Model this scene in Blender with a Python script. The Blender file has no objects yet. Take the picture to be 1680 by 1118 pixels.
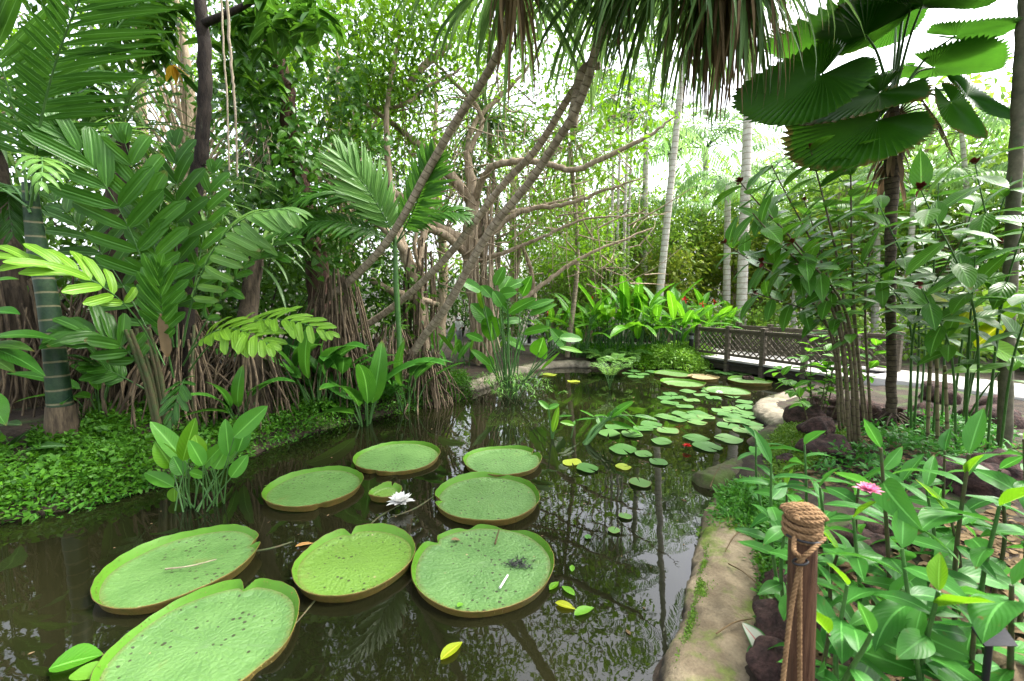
import bpy, math, random
import numpy as np
from math import sin, cos, pi, radians
from mathutils import Vector, noise as NZ

# ------------------------------------------------------------------ camera, world, sun, exposure
SC = bpy.context.scene
COL = SC.collection
F, HZ, H = 690.0, 490.0, 2.0
PITCH = math.atan((559 - HZ) / F)
cam_d = bpy.data.cameras.new('camera')
cam = bpy.data.objects.new('camera', cam_d)
COL.objects.link(cam)
cam.location = (0, 0, H)
cam.rotation_euler = (pi / 2 - PITCH, 0, 0)
cam_d.sensor_width = 36
cam_d.lens = 36 * F / 1680
cam_d.clip_start = 0.05
cam_d.clip_end = 1000
cam_d.dof.use_dof = True
cam_d.dof.focus_distance = 4.6
cam_d.dof.aperture_fstop = 2.8
SC.camera = cam

SUN_EL, SUN_AZ = radians(57), radians(72)      # azimuth from +Y towards +X
W = bpy.data.worlds.new('World')
SC.world = W
W.use_nodes = True
wn = W.node_tree.nodes
wl = W.node_tree.links
sky = wn.new('ShaderNodeTexSky')
sky.sky_type = 'NISHITA'
sky.sun_disc = False
sky.sun_elevation = SUN_EL
sky.sun_rotation = SUN_AZ
sky.dust_density = 5.0
sky.air_density = 1.0
hs = wn.new('ShaderNodeHueSaturation')
hs.inputs['Saturation'].default_value = 0.35
wl.new(sky.outputs[0], hs.inputs['Color'])
bg = wn['Background']
wl.new(hs.outputs[0], bg.inputs['Color'])
bg.inputs['Strength'].default_value = 0.15
sd = bpy.data.lights.new('sun', 'SUN')
sd.energy = 1.5
sd.angle = radians(14)
sd.color = (1.0, 0.95, 0.86)
sun = bpy.data.objects.new('sun', sd)
COL.objects.link(sun)
sun.rotation_euler = (pi / 2 - SUN_EL, 0, -SUN_AZ + pi)
sun.location = (0, 0, 40)
SC.view_settings.view_transform = 'Standard'
SC.view_settings.look = 'None'
SC.view_settings.gamma = 1.0
SC.view_settings.exposure = 2.5
SC.cycles.max_bounces = 8
SC.cycles.diffuse_bounces = 4
SC.cycles.glossy_bounces = 3
SC.cycles.transmission_bounces = 6
SC.cycles.transparent_max_bounces = 8
SC.cycles.use_denoising = True
SC.cycles.sample_clamp_indirect = 6

rng = np.random.default_rng(11)
R_ = lambda a, b: float(rng.uniform(a, b))

# ------------------------------------------------------------------ helpers: photograph point -> place in the world
def ray(px, py):
    a = (px - 840) / F
    b = (559 - py) / F
    return np.array([a, cos(PITCH) + b * sin(PITCH), -sin(PITCH) + b * cos(PITCH)])

def at(px, py, Y):
    d = ray(px, py)
    return np.array([0, 0, H]) + d * (Y / d[1])

def gp(px, py, z=0.0):
    d = ray(px, py)
    return np.array([0, 0, H]) + d * ((z - H) / d[2])

def nrm(v):
    v = np.asarray(v, float)
    n = np.linalg.norm(v, axis=-1, keepdims=True)
    return v / np.maximum(n, 1e-9)

# ------------------------------------------------------------------ materials
def nodes(name):
    m = bpy.data.materials.new(name)
    m.use_nodes = True
    t = m.node_tree
    t.nodes.clear()
    return m, t.nodes, t.links

def N(nd, typ, **kw):
    n = nd.new(typ)
    for k, v in kw.items():
        if hasattr(n, k):
            setattr(n, k, v)
        else:
            n.inputs[k].default_value = v
    return n

def rgb(c):
    return (c[0], c[1], c[2], 1)

def math_(nd, lk, op, a, b=None, clamp=False):
    n = nd.new('ShaderNodeMath')
    n.operation = op
    n.use_clamp = clamp
    for i, x in enumerate((a, b)):
        if x is None:
            continue
        if isinstance(x, (int, float)):
            n.inputs[i].default_value = x
        else:
            lk.new(x, n.inputs[i])
    return n.outputs[0]

def mixc(nd, lk, f, a, b):
    n = nd.new('ShaderNodeMix')
    n.data_type = 'RGBA'
    for i, x in ((0, f), (6, a), (7, b)):
        if isinstance(x, (int, float)):
            n.inputs[i].default_value = x
        elif isinstance(x, tuple):
            n.inputs[i].default_value = rgb(x)
        else:
            lk.new(x, n.inputs[i])
    return n.outputs[2]

def ramp(nd, lk, f, lo, hi):
    n = nd.new('ShaderNodeMapRange')
    n.interpolation_type = 'SMOOTHSTEP'
    n.inputs[1].default_value = lo
    n.inputs[2].default_value = hi
    lk.new(f, n.inputs[0])
    return n.outputs[0]

def noise(nd, lk, scale, det=4, vec=None, rough=.55):
    n = nd.new('ShaderNodeTexNoise')
    n.inputs['Scale'].default_value = scale
    n.inputs['Detail'].default_value = det
    n.inputs['Roughness'].default_value = rough
    if vec is None:
        vec = nd.new('ShaderNodeTexCoord').outputs['Object']
    lk.new(vec, n.inputs['Vector'])
    return n.outputs[0]

def leafmat(name, ca, cb, trans=.3, rough=.38, rib=.5, vf=0, slant=1.0, vb=.25, ribc=None, spec=.5, spots=0.0, spotc=(.12, .07, .02), edge=None, pl=0):
    fg = (.72, .74, .44) if ca[1] > ca[0] * 1.1 else (.7, .7, .7)
    ca, cb = tuple(x * k for x, k in zip(ca, fg)), tuple(x * k * 1.04 for x, k in zip(cb, fg))
    """leaf: lc attribute = (u along the blade, v across, random)"""
    m, nd, lk = nodes(name)
    at_ = N(nd, 'ShaderNodeAttribute', attribute_name='lc')
    sp = nd.new('ShaderNodeSeparateXYZ')
    lk.new(at_.outputs['Vector'], sp.inputs[0])
    u, v, r = sp.outputs
    nz = noise(nd, lk, 9, 3)
    f = math_(nd, lk, 'ADD', math_(nd, lk, 'MULTIPLY', r, .8), math_(nd, lk, 'MULTIPLY', math_(nd, lk, 'SUBTRACT', nz, .4), .6), True)
    c = mixc(nd, lk, f, ca, cb)
    av = math_(nd, lk, 'ABSOLUTE', v)
    if edge:
        c = mixc(nd, lk, ramp(nd, lk, av, .72, .95), c, edge)
    if rib:
        rc = ribc or tuple(min(1, x * 1.9 + .05) for x in cb)
        k = math_(nd, lk, 'MULTIPLY', math_(nd, lk, 'SUBTRACT', 1.0, ramp(nd, lk, av, .03, .1)), rib)
        c = mixc(nd, lk, k, c, rc)
    if spots:
        s2 = noise(nd, lk, 26, 2)
        c = mixc(nd, lk, math_(nd, lk, 'MULTIPLY', ramp(nd, lk, s2, .68, .74), spots), c, spotc)
    tip = math_(nd, lk, 'MULTIPLY', ramp(nd, lk, math_(nd, lk, 'ADD', u, math_(nd, lk, 'MULTIPLY', nz, .25)), 1.04, 1.12), ramp(nd, lk, r, .55, .8))
    c = mixc(nd, lk, math_(nd, lk, 'MULTIPLY', tip, .8), c, (.14, .085, .03))
    if vf:
        hole = noise(nd, lk, 34, 2)
        c = mixc(nd, lk, math_(nd, lk, 'MULTIPLY', ramp(nd, lk, hole, .72, .76), .7), c, (.10, .075, .02))
    p = N(nd, 'ShaderNodeBsdfPrincipled', Roughness=rough)
    p.inputs['Specular IOR Level'].default_value = spec * .42
    lk.new(c, p.inputs['Base Color'])
    if vf or pl:
        if pl:
            w = math_(nd, lk, 'SINE', math_(nd, lk, 'MULTIPLY', v, pl * pi))
        else:
            w = math_(nd, lk, 'SINE', math_(nd, lk, 'MULTIPLY', math_(nd, lk, 'SUBTRACT', u, math_(nd, lk, 'MULTIPLY', av, slant * .25)), vf * 2 * pi))
        b = N(nd, 'ShaderNodeBump', Strength=vb, Distance=.006)
        lk.new(w, b.inputs['Height'])
        lk.new(b.outputs[0], p.inputs['Normal'])
        c2 = mixc(nd, lk, math_(nd, lk, 'MULTIPLY', ramp(nd, lk, w, .75, 1.0), .06), c, tuple(min(1, x * 1.7 + .03) for x in cb))
        lk.new(c2, p.inputs['Base Color'])
    tr = nd.new('ShaderNodeBsdfTranslucent')
    hv = N(nd, 'ShaderNodeHueSaturation', Hue=.488, Saturation=1.02, Value=1.7)
    lk.new(c, hv.inputs['Color'])
    lk.new(hv.outputs[0], tr.inputs['Color'])
    mx = nd.new('ShaderNodeMixShader')
    mx.inputs[0].default_value = trans
    lk.new(p.outputs[0], mx.inputs[1])
    lk.new(tr.outputs[0], mx.inputs[2])
    o = nd.new('ShaderNodeOutputMaterial')
    lk.new(mx.outputs[0], o.inputs[0])
    return m

def solid(name, ca, cb, scale=8, rough=.8, bump=.4, bs=None, cc=None, ct=(.55, .65), stretch=None, rings=0, ringc=None, spec=.3, dist=.02, csc=None, wet=None):
    ca, cb = tuple(x * .68 for x in ca), tuple(x * .7 for x in cb)
    cc = cc and tuple(x * .7 for x in cc)
    ringc = ringc and tuple(x * .7 for x in ringc)
    m, nd, lk = nodes(name)
    tc = nd.new('ShaderNodeTexCoord').outputs['Object']
    if stretch:
        mp = nd.new('ShaderNodeMapping')
        mp.inputs['Scale'].default_value = stretch
        lk.new(tc, mp.inputs[0])
        tc = mp.outputs[0]
    n1 = noise(nd, lk, scale, 6, tc, .6)
    c = mixc(nd, lk, ramp(nd, lk, n1, .3, .7), ca, cb)
    if cc:
        n2 = noise(nd, lk, csc or scale * .45, 5, tc, .65)
        c = mixc(nd, lk, ramp(nd, lk, n2, *ct), c, cc)
    p = N(nd, 'ShaderNodeBsdfPrincipled', Roughness=rough)
    p.inputs['Specular IOR Level'].default_value = spec
    hgt = noise(nd, lk, bs or scale * 3, 6, tc, .65)
    if rings:
        at_ = N(nd, 'ShaderNodeAttribute', attribute_name='lc')
        sp = nd.new('ShaderNodeSeparateXYZ')
        lk.new(at_.outputs['Vector'], sp.inputs[0])
        w = math_(nd, lk, 'SINE', math_(nd, lk, 'MULTIPLY', math_(nd, lk, 'ADD', sp.outputs[0], math_(nd, lk, 'MULTIPLY', n1, .02)), rings * 2 * pi))
        k = ramp(nd, lk, w, .86, .97)
        c = mixc(nd, lk, k, c, ringc)
        hgt = math_(nd, lk, 'ADD', hgt, math_(nd, lk, 'MULTIPLY', k, .6))
    if wet:                       # damp dark band above the waterline
        sz = nd.new('ShaderNodeSeparateXYZ')
        lk.new(nd.new('ShaderNodeTexCoord').outputs['Object'], sz.inputs[0])
        wz = math_(nd, lk, 'ADD', sz.outputs[2], math_(nd, lk, 'MULTIPLY', math_(nd, lk, 'SUBTRACT', n1, .5), .09))
        c = mixc(nd, lk, ramp(nd, lk, wz, wet[0], wet[1]), wet[2], c)
    gr = noise(nd, lk, (bs or scale * 3) * 1.9, 3, tc, .7)
    gm = nd.new('ShaderNodeVectorMath')
    gm.operation = 'SCALE'
    lk.new(c, gm.inputs[0])
    lk.new(math_(nd, lk, 'ADD', .55, math_(nd, lk, 'MULTIPLY', gr, .9)), gm.inputs[3])
    c = gm.outputs[0]
    lk.new(c, p.inputs['Base Color'])
    b = N(nd, 'ShaderNodeBump', Strength=bump, Distance=dist)
    lk.new(hgt, b.inputs['Height'])
    lk.new(b.outputs[0], p.inputs['Normal'])
    o = nd.new('ShaderNodeOutputMaterial')
    lk.new(p.outputs[0], o.inputs[0])
    return m

M = {}
M['pad'] = None
M['palm_dark'] = leafmat('palm leaf dark', (.022, .085, .016), (.05, .155, .022), .3, .36, .5, vb=.25, pl=3)
M['palm_mid'] = leafmat('palm leaf mid', (.03, .12, .018), (.07, .21, .03), .32, .34, .5, pl=4, vb=.3)
M['palm_light'] = leafmat('palm leaf light', (.11, .26, .03), (.19, .37, .045), .35, .36, .5, pl=4, vb=.3)
M['palm_pale'] = leafmat('palm leaf pale', (.08, .22, .06), (.17, .33, .11), .33, .36, .5, pl=3)
M['fan'] = leafmat('fan leaf', (.02, .085, .015), (.045, .155, .02), .52, .38, 0)
M['strap'] = leafmat('strap leaf', (.05, .115, .05), (.14, .25, .11), .38, .45, .3)
M['strap_pale'] = leafmat('strap leaf pale', (.10, .22, .07), (.24, .38, .14), .3, .36, .3)
M['dead'] = leafmat('dead leaf', (.085, .062, .034), (.28, .20, .11), .22, .8, 0, spec=.1)
M['canna'] = leafmat('canna leaf', (.05, .20, .018), (.12, .34, .03), .38, .36, .7, vf=16, slant=1.2, vb=.25)
M['arum'] = leafmat('arum leaf', (.035, .16, .018), (.075, .25, .025), .34, .36, .7, vf=9, slant=1.4, vb=.2)
M['thalia'] = leafmat('thalia leaf', (.05, .20, .028), (.11, .31, .042), .36, .42, .4, vf=18, slant=.7, vb=.12)
M['young'] = leafmat('young leaf', (.085, .25, .018), (.15, .34, .028), .4, .33, .5, vf=10, vb=.15)
M['yellowing'] = leafmat('yellowing leaf', (.28, .36, .02), (.42, .42, .04), .4, .4, .5, vf=10, vb=.15, spots=.5)
M['ginger'] = leafmat('ginger leaf', (.026, .135, .03), (.07, .255, .052), .33, .42, .5, vf=9, slant=1.6, vb=.08, spec=.5, spots=.25)
M['costus'] = leafmat('costus leaf', (.035, .135, .02), (.075, .22, .025), .36, .36, .6, vf=8, slant=1.6, vb=.22, spec=.6)
M['heli'] = leafmat('heliconia leaf', (.03, .14, .025), (.07, .23, .035), .32, .34, .6, vf=18, vb=.25)
M['varieg'] = leafmat('striped leaf', (.02, .07, .02), (.04, .11, .03), .2, .36, .9, vf=8, ribc=(.25, .38, .2))
M['calad'] = leafmat('caladium leaf', (.62, .68, .54), (.75, .78, .68), .3, .5, .9, ribc=(.5, .12, .12), edge=(.05, .17, .04))
M['ivy'] = leafmat('climber leaf', (.03, .11, .016), (.08, .21, .03), .34, .36, .4)
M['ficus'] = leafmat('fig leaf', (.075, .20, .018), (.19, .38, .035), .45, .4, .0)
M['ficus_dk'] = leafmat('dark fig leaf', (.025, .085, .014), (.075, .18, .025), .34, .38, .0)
M['bg'] = leafmat('far leaf', (.10, .22, .04), (.24, .40, .09), .45, .5, .0, spec=.3)  # leaf green paled to stand in for distance haze and glare
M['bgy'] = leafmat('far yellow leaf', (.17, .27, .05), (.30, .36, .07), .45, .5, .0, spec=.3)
M['bgdk'] = leafmat('far dark leaf', (.04, .12, .03), (.10, .22, .05), .35, .45, .0, spec=.3)
M['bgpalm'] = leafmat('far palm leaf', (.10, .23, .10), (.22, .38, .19), .4, .42, .2)  # palm green whitened in place of haze and overexposed sunlight
M['cover'] = leafmat('cover leaf', (.022, .095, .01), (.085, .24, .022), .3, .5, .0)
M['cover_lt'] = leafmat('cover leaf light', (.12, .29, .035), (.22, .42, .07), .3, .45, .0)
M['moss'] = leafmat('moss leaf', (.05, .15, .015), (.16, .28, .04), .3, .6, .0)
M['fern'] = leafmat('fern leaf', (.04, .18, .03), (.09, .27, .05), .35, .45, .0)
M['stem_g'] = solid('green stem', (.05, .15, .03), (.09, .2, .05), 12, .45, .15)
M['stem_b'] = solid('brown stem', (.10, .085, .04), (.17, .14, .075), 14, .7, .3, stretch=(3, 3, 1), rings=9, ringc=(.07, .045, .03))
M['stem_r'] = solid('reddish stem', (.10, .07, .035), (.06, .10, .03), 14, .6, .2)
M['cane'] = solid('tan cane', (.24, .20, .10), (.17, .16, .07), 9, .6, .2, rings=5, ringc=(.08, .06, .03))
M['ringtrunk'] = solid('green ringed trunk', (.014, .045, .022), (.035, .075, .03), 7, .5, .2, rings=6.3, ringc=(.19, .18, .1), cc=(.06, .055, .03), ct=(.6, .75))
M['bark_dk'] = solid('dark bark', (.012, .008, .006), (.045, .033, .024), 7, .9, .8, stretch=(3, 3, .8), cc=(.06, .066, .042), ct=(.6, .7))
M['bark'] = solid('fig bark', (.30, .22, .14), (.55, .44, .31), 5, .9, .7, stretch=(3, 3, .8), cc=(.10, .12, .05), ct=(.58, .72))
M['pandan'] = solid('screw pine bark', (.24, .19, .125), (.52, .43, .31), 9, .85, .7, rings=9, ringc=(.2, .155, .1), cc=(.30, .27, .2), ct=(.6, .75))
M['root'] = solid('root', (.055, .04, .025), (.20, .15, .09), 6, .9, .5, stretch=(3, 3, .6), cc=(.05, .035, .022), ct=(.5, .68))
M['root_dk'] = solid('shaggy root', (.03, .022, .014), (.10, .075, .048), 7, .95, .7, stretch=(4, 4, .5))
M['paletrunk'] = solid('pale palm trunk', (.52, .48, .40), (.72, .69, .6), 6, .8, .4, rings=5, ringc=(.32, .27, .2), cc=(.4, .42, .32), ct=(.6, .75))
M['fantrunk'] = solid('fan palm trunk', (.06, .045, .028), (.15, .115, .075), 14, .9, .8, rings=14, ringc=(.03, .02, .014))
M['vine'] = solid('hanging root', (.26, .21, .14), (.42, .36, .26), 12, .85, .3)
M['wood'] = solid('weathered timber', (.075, .062, .042), (.16, .135, .10), 6, .85, .4, stretch=(1, 1, 8), cc=(.05, .06, .03), ct=(.6, .75))
M['wood_dk'] = solid('dark timber', (.03, .025, .02), (.07, .058, .045), 6, .8, .4, stretch=(1, 1, 6))
M['post'] = solid('brown post wood', (.06, .024, .012), (.17, .085, .045), 9, .6, .6, stretch=(9, 9, .5))
M['deck'] = solid('path concrete', (.44, .42, .40), (.56, .54, .51), 2.5, .85, .2, cc=(.33, .31, .29), ct=(.55, .75), bs=60)
M['kerb'] = solid('sandy kerb', (.15, .115, .07), (.29, .235, .15), 5, .9, .6, cc=(.13, .19, .025), ct=(.48, .66), bs=38, csc=3.2, wet=(.17, .25, (.035, .03, .022)))
M['kerbstone'] = solid('pale stone', (.17, .15, .11), (.33, .29, .215), 4, .9, .8, cc=(.12, .14, .06), ct=(.56, .7), bs=24, wet=(.12, .2, (.03, .028, .022)))
M['kerbmoss'] = solid('mossy kerb', (.06, .05, .03), (.14, .115, .07), 5, .9, .6, cc=(.07, .11, .02), ct=(.4, .6), bs=22, csc=3)
M['lava'] = solid('lava rock', (.026, .017, .015), (.10, .054, .045), 14, .95, 1.0, bs=30, dist=.03)
M['soil'] = solid('soil', (.02, .014, .009), (.06, .042, .027), 5, .95, .8, cc=(.05, .085, .018), ct=(.52, .66), bs=20)
M['black'] = solid('black plastic', (.012, .012, .013), (.022, .022, .024), 5, .4, .1)
M['rope'] = solid('coir rope', (.22, .125, .055), (.36, .22, .105), 40, .95, .5)
M['skin'] = solid('skin', (.35, .2, .13), (.4, .24, .16), 5, .6, .1)
M['white'] = solid('white cloth', (.75, .75, .74), (.82, .82, .82), 5, .8, .2)
M['grey'] = solid('grey cloth', (.25, .26, .28), (.32, .33, .35), 5, .8, .2)
M['blue'] = solid('blue cloth', (.02, .16, .4), (.03, .2, .5), 5, .7, .3)
M['petal'] = leafmat('white petal', (.82, .82, .78), (.9, .9, .86), .3, .5, 0)
M['petal_r'] = leafmat('red petal', (.5, .015, .01), (.6, .04, .01), .3, .5, 0)
M['petal_p'] = leafmat('pink petal', (.7, .16, .3), (.8, .32, .45), .35, .5, 0)
M['petal_y'] = leafmat('yellow centre', (.75, .5, .05), (.8, .6, .1), .2, .6, 0)
M['bract'] = solid('dark red bract', (.10, .012, .012), (.2, .03, .02), 20, .5, .3)
M['lilypad'] = leafmat('lily pad', (.055, .16, .05), (.115, .225, .10), .1, .5, 0, spec=.5, spots=.35, spotc=(.3, .28, .08))
M['lilypad_y'] = leafmat('old lily pad', (.28, .36, .06), (.36, .40, .08), .15, .4, 0, spots=.8, spotc=(.3, .1, .03))
M['drift'] = leafmat('fallen leaf', (.40, .20, .06), (.5, .3, .1), .15, .6, .4)

def pad_material():
    m, nd, lk = nodes('giant pad')
    at_ = N(nd, 'ShaderNodeAttribute', attribute_name='lc')
    sp = nd.new('ShaderNodeSeparateXYZ')
    lk.new(at_.outputs['Vector'], sp.inputs[0])
    r, th, rnd = sp.outputs
    oi = nd.new('ShaderNodeObjectInfo')
    tc = nd.new('ShaderNodeTexCoord').outputs['Object']
    ad = nd.new('ShaderNodeVectorMath')
    ad.operation = 'ADD'
    lk.new(tc, ad.inputs[0])
    cx = nd.new('ShaderNodeCombineXYZ')
    lk.new(math_(nd, lk, 'MULTIPLY', oi.outputs['Random'], 40.0), cx.inputs[0])
    lk.new(cx.outputs[0], ad.inputs[1])
    vec = ad.outputs[0]
    n1 = noise(nd, lk, 4, 4, vec)
    c = mixc(nd, lk, ramp(nd, lk, n1, .3, .7), (.06, .135, .036), (.088, .178, .052))
    c = mixc(nd, lk, math_(nd, lk, 'MULTIPLY', rnd, .75), c, (.115, .215, .02))
    # radial veins
    nzw = noise(nd, lk, 5, 3, vec)
    w = math_(nd, lk, 'SINE', math_(nd, lk, 'ADD', math_(nd, lk, 'MULTIPLY', th, 31.0), math_(nd, lk, 'MULTIPLY', nzw, 5.5)))
    nz2 = noise(nd, lk, 38, 2, vec)
    vein = ramp(nd, lk, w, .82, 1.0)
    c = mixc(nd, lk, math_(nd, lk, 'MULTIPLY', vein, .10), c, (.15, .27, .085))
    # dark specks and chewed spots
    v = nd.new('ShaderNodeTexVoronoi')
    v.inputs['Scale'].default_value = 21
    lk.new(vec, v.inputs['Vector'])
    dens = noise(nd, lk, 2.3, 2, vec)
    sz = math_(nd, lk, 'MULTIPLY', ramp(nd, lk, dens, .28, .62), .235)
    jag = math_(nd, lk, 'ADD', v.outputs['Distance'], math_(nd, lk, 'MULTIPLY', math_(nd, lk, 'SUBTRACT', nz2, .5), .22))
    spot = math_(nd, lk, 'LESS_THAN', jag, sz)
    c = mixc(nd, lk, math_(nd, lk, 'MULTIPLY', spot, .93), c, (.022, .018, .01))
    v2 = nd.new('ShaderNodeTexVoronoi')
    v2.inputs['Scale'].default_value = 6
    lk.new(vec, v2.inputs['Vector'])
    s3 = math_(nd, lk, 'LESS_THAN', v2.outputs['Distance'], .055)
    c = mixc(nd, lk, math_(nd, lk, 'MULTIPLY', s3, .7), c, (.3, .24, .13))
    br = noise(nd, lk, 3.1, 5, vec, .7)
    c = mixc(nd, lk, math_(nd, lk, 'MULTIPLY', ramp(nd, lk, br, .6, .74), .55), c, (.12, .135, .035))
    c = mixc(nd, lk, math_(nd, lk, 'MULTIPLY', ramp(nd, lk, math_(nd, lk, 'ADD', r, math_(nd, lk, 'MULTIPLY', nz2, .12)), .97, 1.06), .45), c, (.11, .10, .025))
    qv = nd.new('ShaderNodeTexVoronoi')
    qv.feature = 'DISTANCE_TO_EDGE'
    qv.inputs['Scale'].default_value = 26
    lk.new(vec, qv.inputs['Vector'])
    p = N(nd, 'ShaderNodeBsdfPrincipled', Roughness=.42)
    lk.new(c, p.inputs['Base Color'])
    hgt = math_(nd, lk, 'ADD', math_(nd, lk, 'MULTIPLY', w, .45), math_(nd, lk, 'ADD', math_(nd, lk, 'MULTIPLY', noise(nd, lk, 28, 4, vec), 2.2), math_(nd, lk, 'MULTIPLY', ramp(nd, lk, qv.outputs['Distance'], 0, .3), 1.6)))
    b = N(nd, 'ShaderNodeBump', Strength=.3, Distance=.006)
    lk.new(hgt, b.inputs['Height'])
    lk.new(b.outputs[0], p.inputs['Normal'])
    tr = nd.new('ShaderNodeBsdfTranslucent')
    lk.new(c, tr.inputs['Color'])
    mx = nd.new('ShaderNodeMixShader')
    mx.inputs[0].default_value = .12
    lk.new(p.outputs[0], mx.inputs[1])
    lk.new(tr.outputs[0], mx.inputs[2])
    o = nd.new('ShaderNodeOutputMaterial')
    lk.new(mx.outputs[0], o.inputs[0])
    return m
M['pad'] = pad_material()
M['rim_in'] = leafmat('pad rim inside', (.11, .29, .04), (.17, .37, .07), .35, .4, 0)
M['rim_out'] = solid('pad rim outside', (.13, .12, .02), (.2, .13, .03), 12, .5, .4)

def water_material():
    m, nd, lk = nodes('pond water')
    tc = nd.new('ShaderNodeTexCoord').outputs['Object']
    n1 = noise(nd, lk, .7, 3, tc)
    c = mixc(nd, lk, ramp(nd, lk, n1, .35, .7), (.004, .0048, .0018), (.0095, .0095, .0036))
    p = N(nd, 'ShaderNodeBsdfPrincipled', Roughness=.015, IOR=1.33)
    p.inputs['Specular IOR Level'].default_value = .9
    lk.new(c, p.inputs['Base Color'])
    h = math_(nd, lk, 'ADD', noise(nd, lk, 2.2, 2, tc), math_(nd, lk, 'MULTIPLY', noise(nd, lk, 11, 2, tc), .12))
    b = N(nd, 'ShaderNodeBump', Strength=.035, Distance=.05)
    lk.new(h, b.inputs['Height'])
    lk.new(b.outputs[0], p.inputs['Normal'])
    o = nd.new('ShaderNodeOutputMaterial')
    lk.new(p.outputs[0], o.inputs[0])
    return m
M['water'] = water_material()

# ------------------------------------------------------------------ mesh builder
class MB:
    def __init__(s):
        s.v, s.q, s.t, s.mq, s.mt, s.a, s.n = [], [], [], [], [], [], 0

    def add(s, v, f, a=None, m=0):
        v = np.asarray(v, float).reshape(-1, 3)
        f = np.asarray(f, int)
        if a is None:
            a = np.zeros_like(v)
        s.v.append(v)
        s.a.append(np.asarray(a, float))
        (s.q if f.shape[1] == 4 else s.t).append(f + s.n)
        (s.mq if f.shape[1] == 4 else s.mt).append(np.full(len(f), m))
        s.n += len(v)

    def data(s, name, mats, org=(0, 0, 0), smooth=True):
        me = bpy.data.meshes.new(name)
        v = np.concatenate(s.v) - np.asarray(org)
        a = np.concatenate(s.a)
        q = np.concatenate(s.q) if s.q else np.zeros((0, 4), int)
        t = np.concatenate(s.t) if s.t else np.zeros((0, 3), int)
        mi = np.concatenate(s.mq + s.mt)
        me.vertices.add(len(v))
        me.vertices.foreach_set('co', v.ravel().astype(np.float32))
        nl = q.size + t.size
        me.loops.add(nl)
        me.loops.foreach_set('vertex_index', np.concatenate([q.ravel(), t.ravel()]).astype(np.int32))
        np_ = len(q) + len(t)
        me.polygons.add(np_)
        ls = np.concatenate([np.arange(len(q)) * 4, q.size + np.arange(len(t)) * 3])
        me.polygons.foreach_set('loop_start', ls.astype(np.int32))
        me.polygons.foreach_set('material_index', mi.astype(np.int32))
        me.polygons.foreach_set('use_smooth', np.full(np_, smooth))
        me.update(calc_edges=True)
        at_ = me.attributes.new('lc', 'FLOAT_VECTOR', 'POINT')
        at_.data.foreach_set('vector', a.ravel().astype(np.float32))
        for m in (mats if isinstance(mats, (list, tuple)) else [mats]):
            me.materials.append(M[m] if isinstance(m, str) else m)
        return me

    def build(s, name, mats, parent=None, smooth=True):
        org = ORG.get(parent.name, (0, 0, 0)) if parent is not None else (0, 0, 0)
        o = bpy.data.objects.new(name, s.data(name, mats, org, smooth))
        COL.objects.link(o)
        o.parent = parent
        if parent is not None:
            ORG[o.name] = org
        return o

ORG = {}

def tag(o, label, cat, group=None, kind=None):
    o['label'] = label
    o['category'] = cat
    if group:
        o['group'] = group
    if kind:
        o['kind'] = kind
    return o

def thing(name, label, cat, loc=(0, 0, 0), group=None):
    o = bpy.data.objects.new(name, None)
    COL.objects.link(o)
    o.location = [float(x) for x in loc]
    o.empty_display_size = .1
    ORG[o.name] = tuple(float(x) for x in loc)
    return tag(o, label, cat, group)

def struct(name, mb, mats, smooth=True):
    o = mb.build(name, mats, None, smooth)
    o['kind'] = 'structure'
    return o

def solo(name, mb, mats, label, cat, group=None, org=None, kind=None):
    if org is None:
        v = np.concatenate(mb.v)
        org = [v[:, 0].mean(), v[:, 1].mean(), v[:, 2].min()]
    o = bpy.data.objects.new(name, mb.data(name, mats, org))
    o.location = [float(x) for x in org]
    COL.objects.link(o)
    return tag(o, label, cat, group, kind)

def kids(o):
    return [c for c in bpy.data.objects if c.parent == o]

def dup(o, loc, rz=0, sc=1, label=None, parent=None, ch=None, sz=None, tilt=(0, 0)):
    c = o.copy()
    COL.objects.link(c)
    if parent is None:
        c.location = [float(x) for x in loc]
        c.rotation_euler = (tilt[0], tilt[1], rz)
        c.scale = (sc, sc, sz or sc)
        if label:
            c['label'] = label
    else:
        c.parent = parent
    for k in (ch if ch is not None else CH[o.name]):
        dup(k, None, parent=c, ch=CH.get(k.name) or cache_kids(k))
    return c

CH = {}
def cache_kids(o):
    CH[o.name] = kids(o)
    return CH[o.name]

# ------------------------------------------------------------------ shape helpers
def spline(P, n):
    P = np.asarray(P, float)
    if len(P) == 2:
        t = np.linspace(0, 1, n)[:, None]
        return P[0] * (1 - t) + P[1] * t
    Q = np.vstack([2 * P[0] - P[1], P, 2 * P[-1] - P[-2]])
    out = []
    for s in np.linspace(0, len(P) - 1 - 1e-6, n):
        i = int(s)
        t = s - i
        a, b, c, d = Q[i:i + 4]
        out.append(.5 * (2 * b + (c - a) * t + (2 * a - 5 * b + 4 * c - d) * t * t + (3 * b - a - 3 * c + d) * t ** 3))
    return np.array(out)

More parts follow.
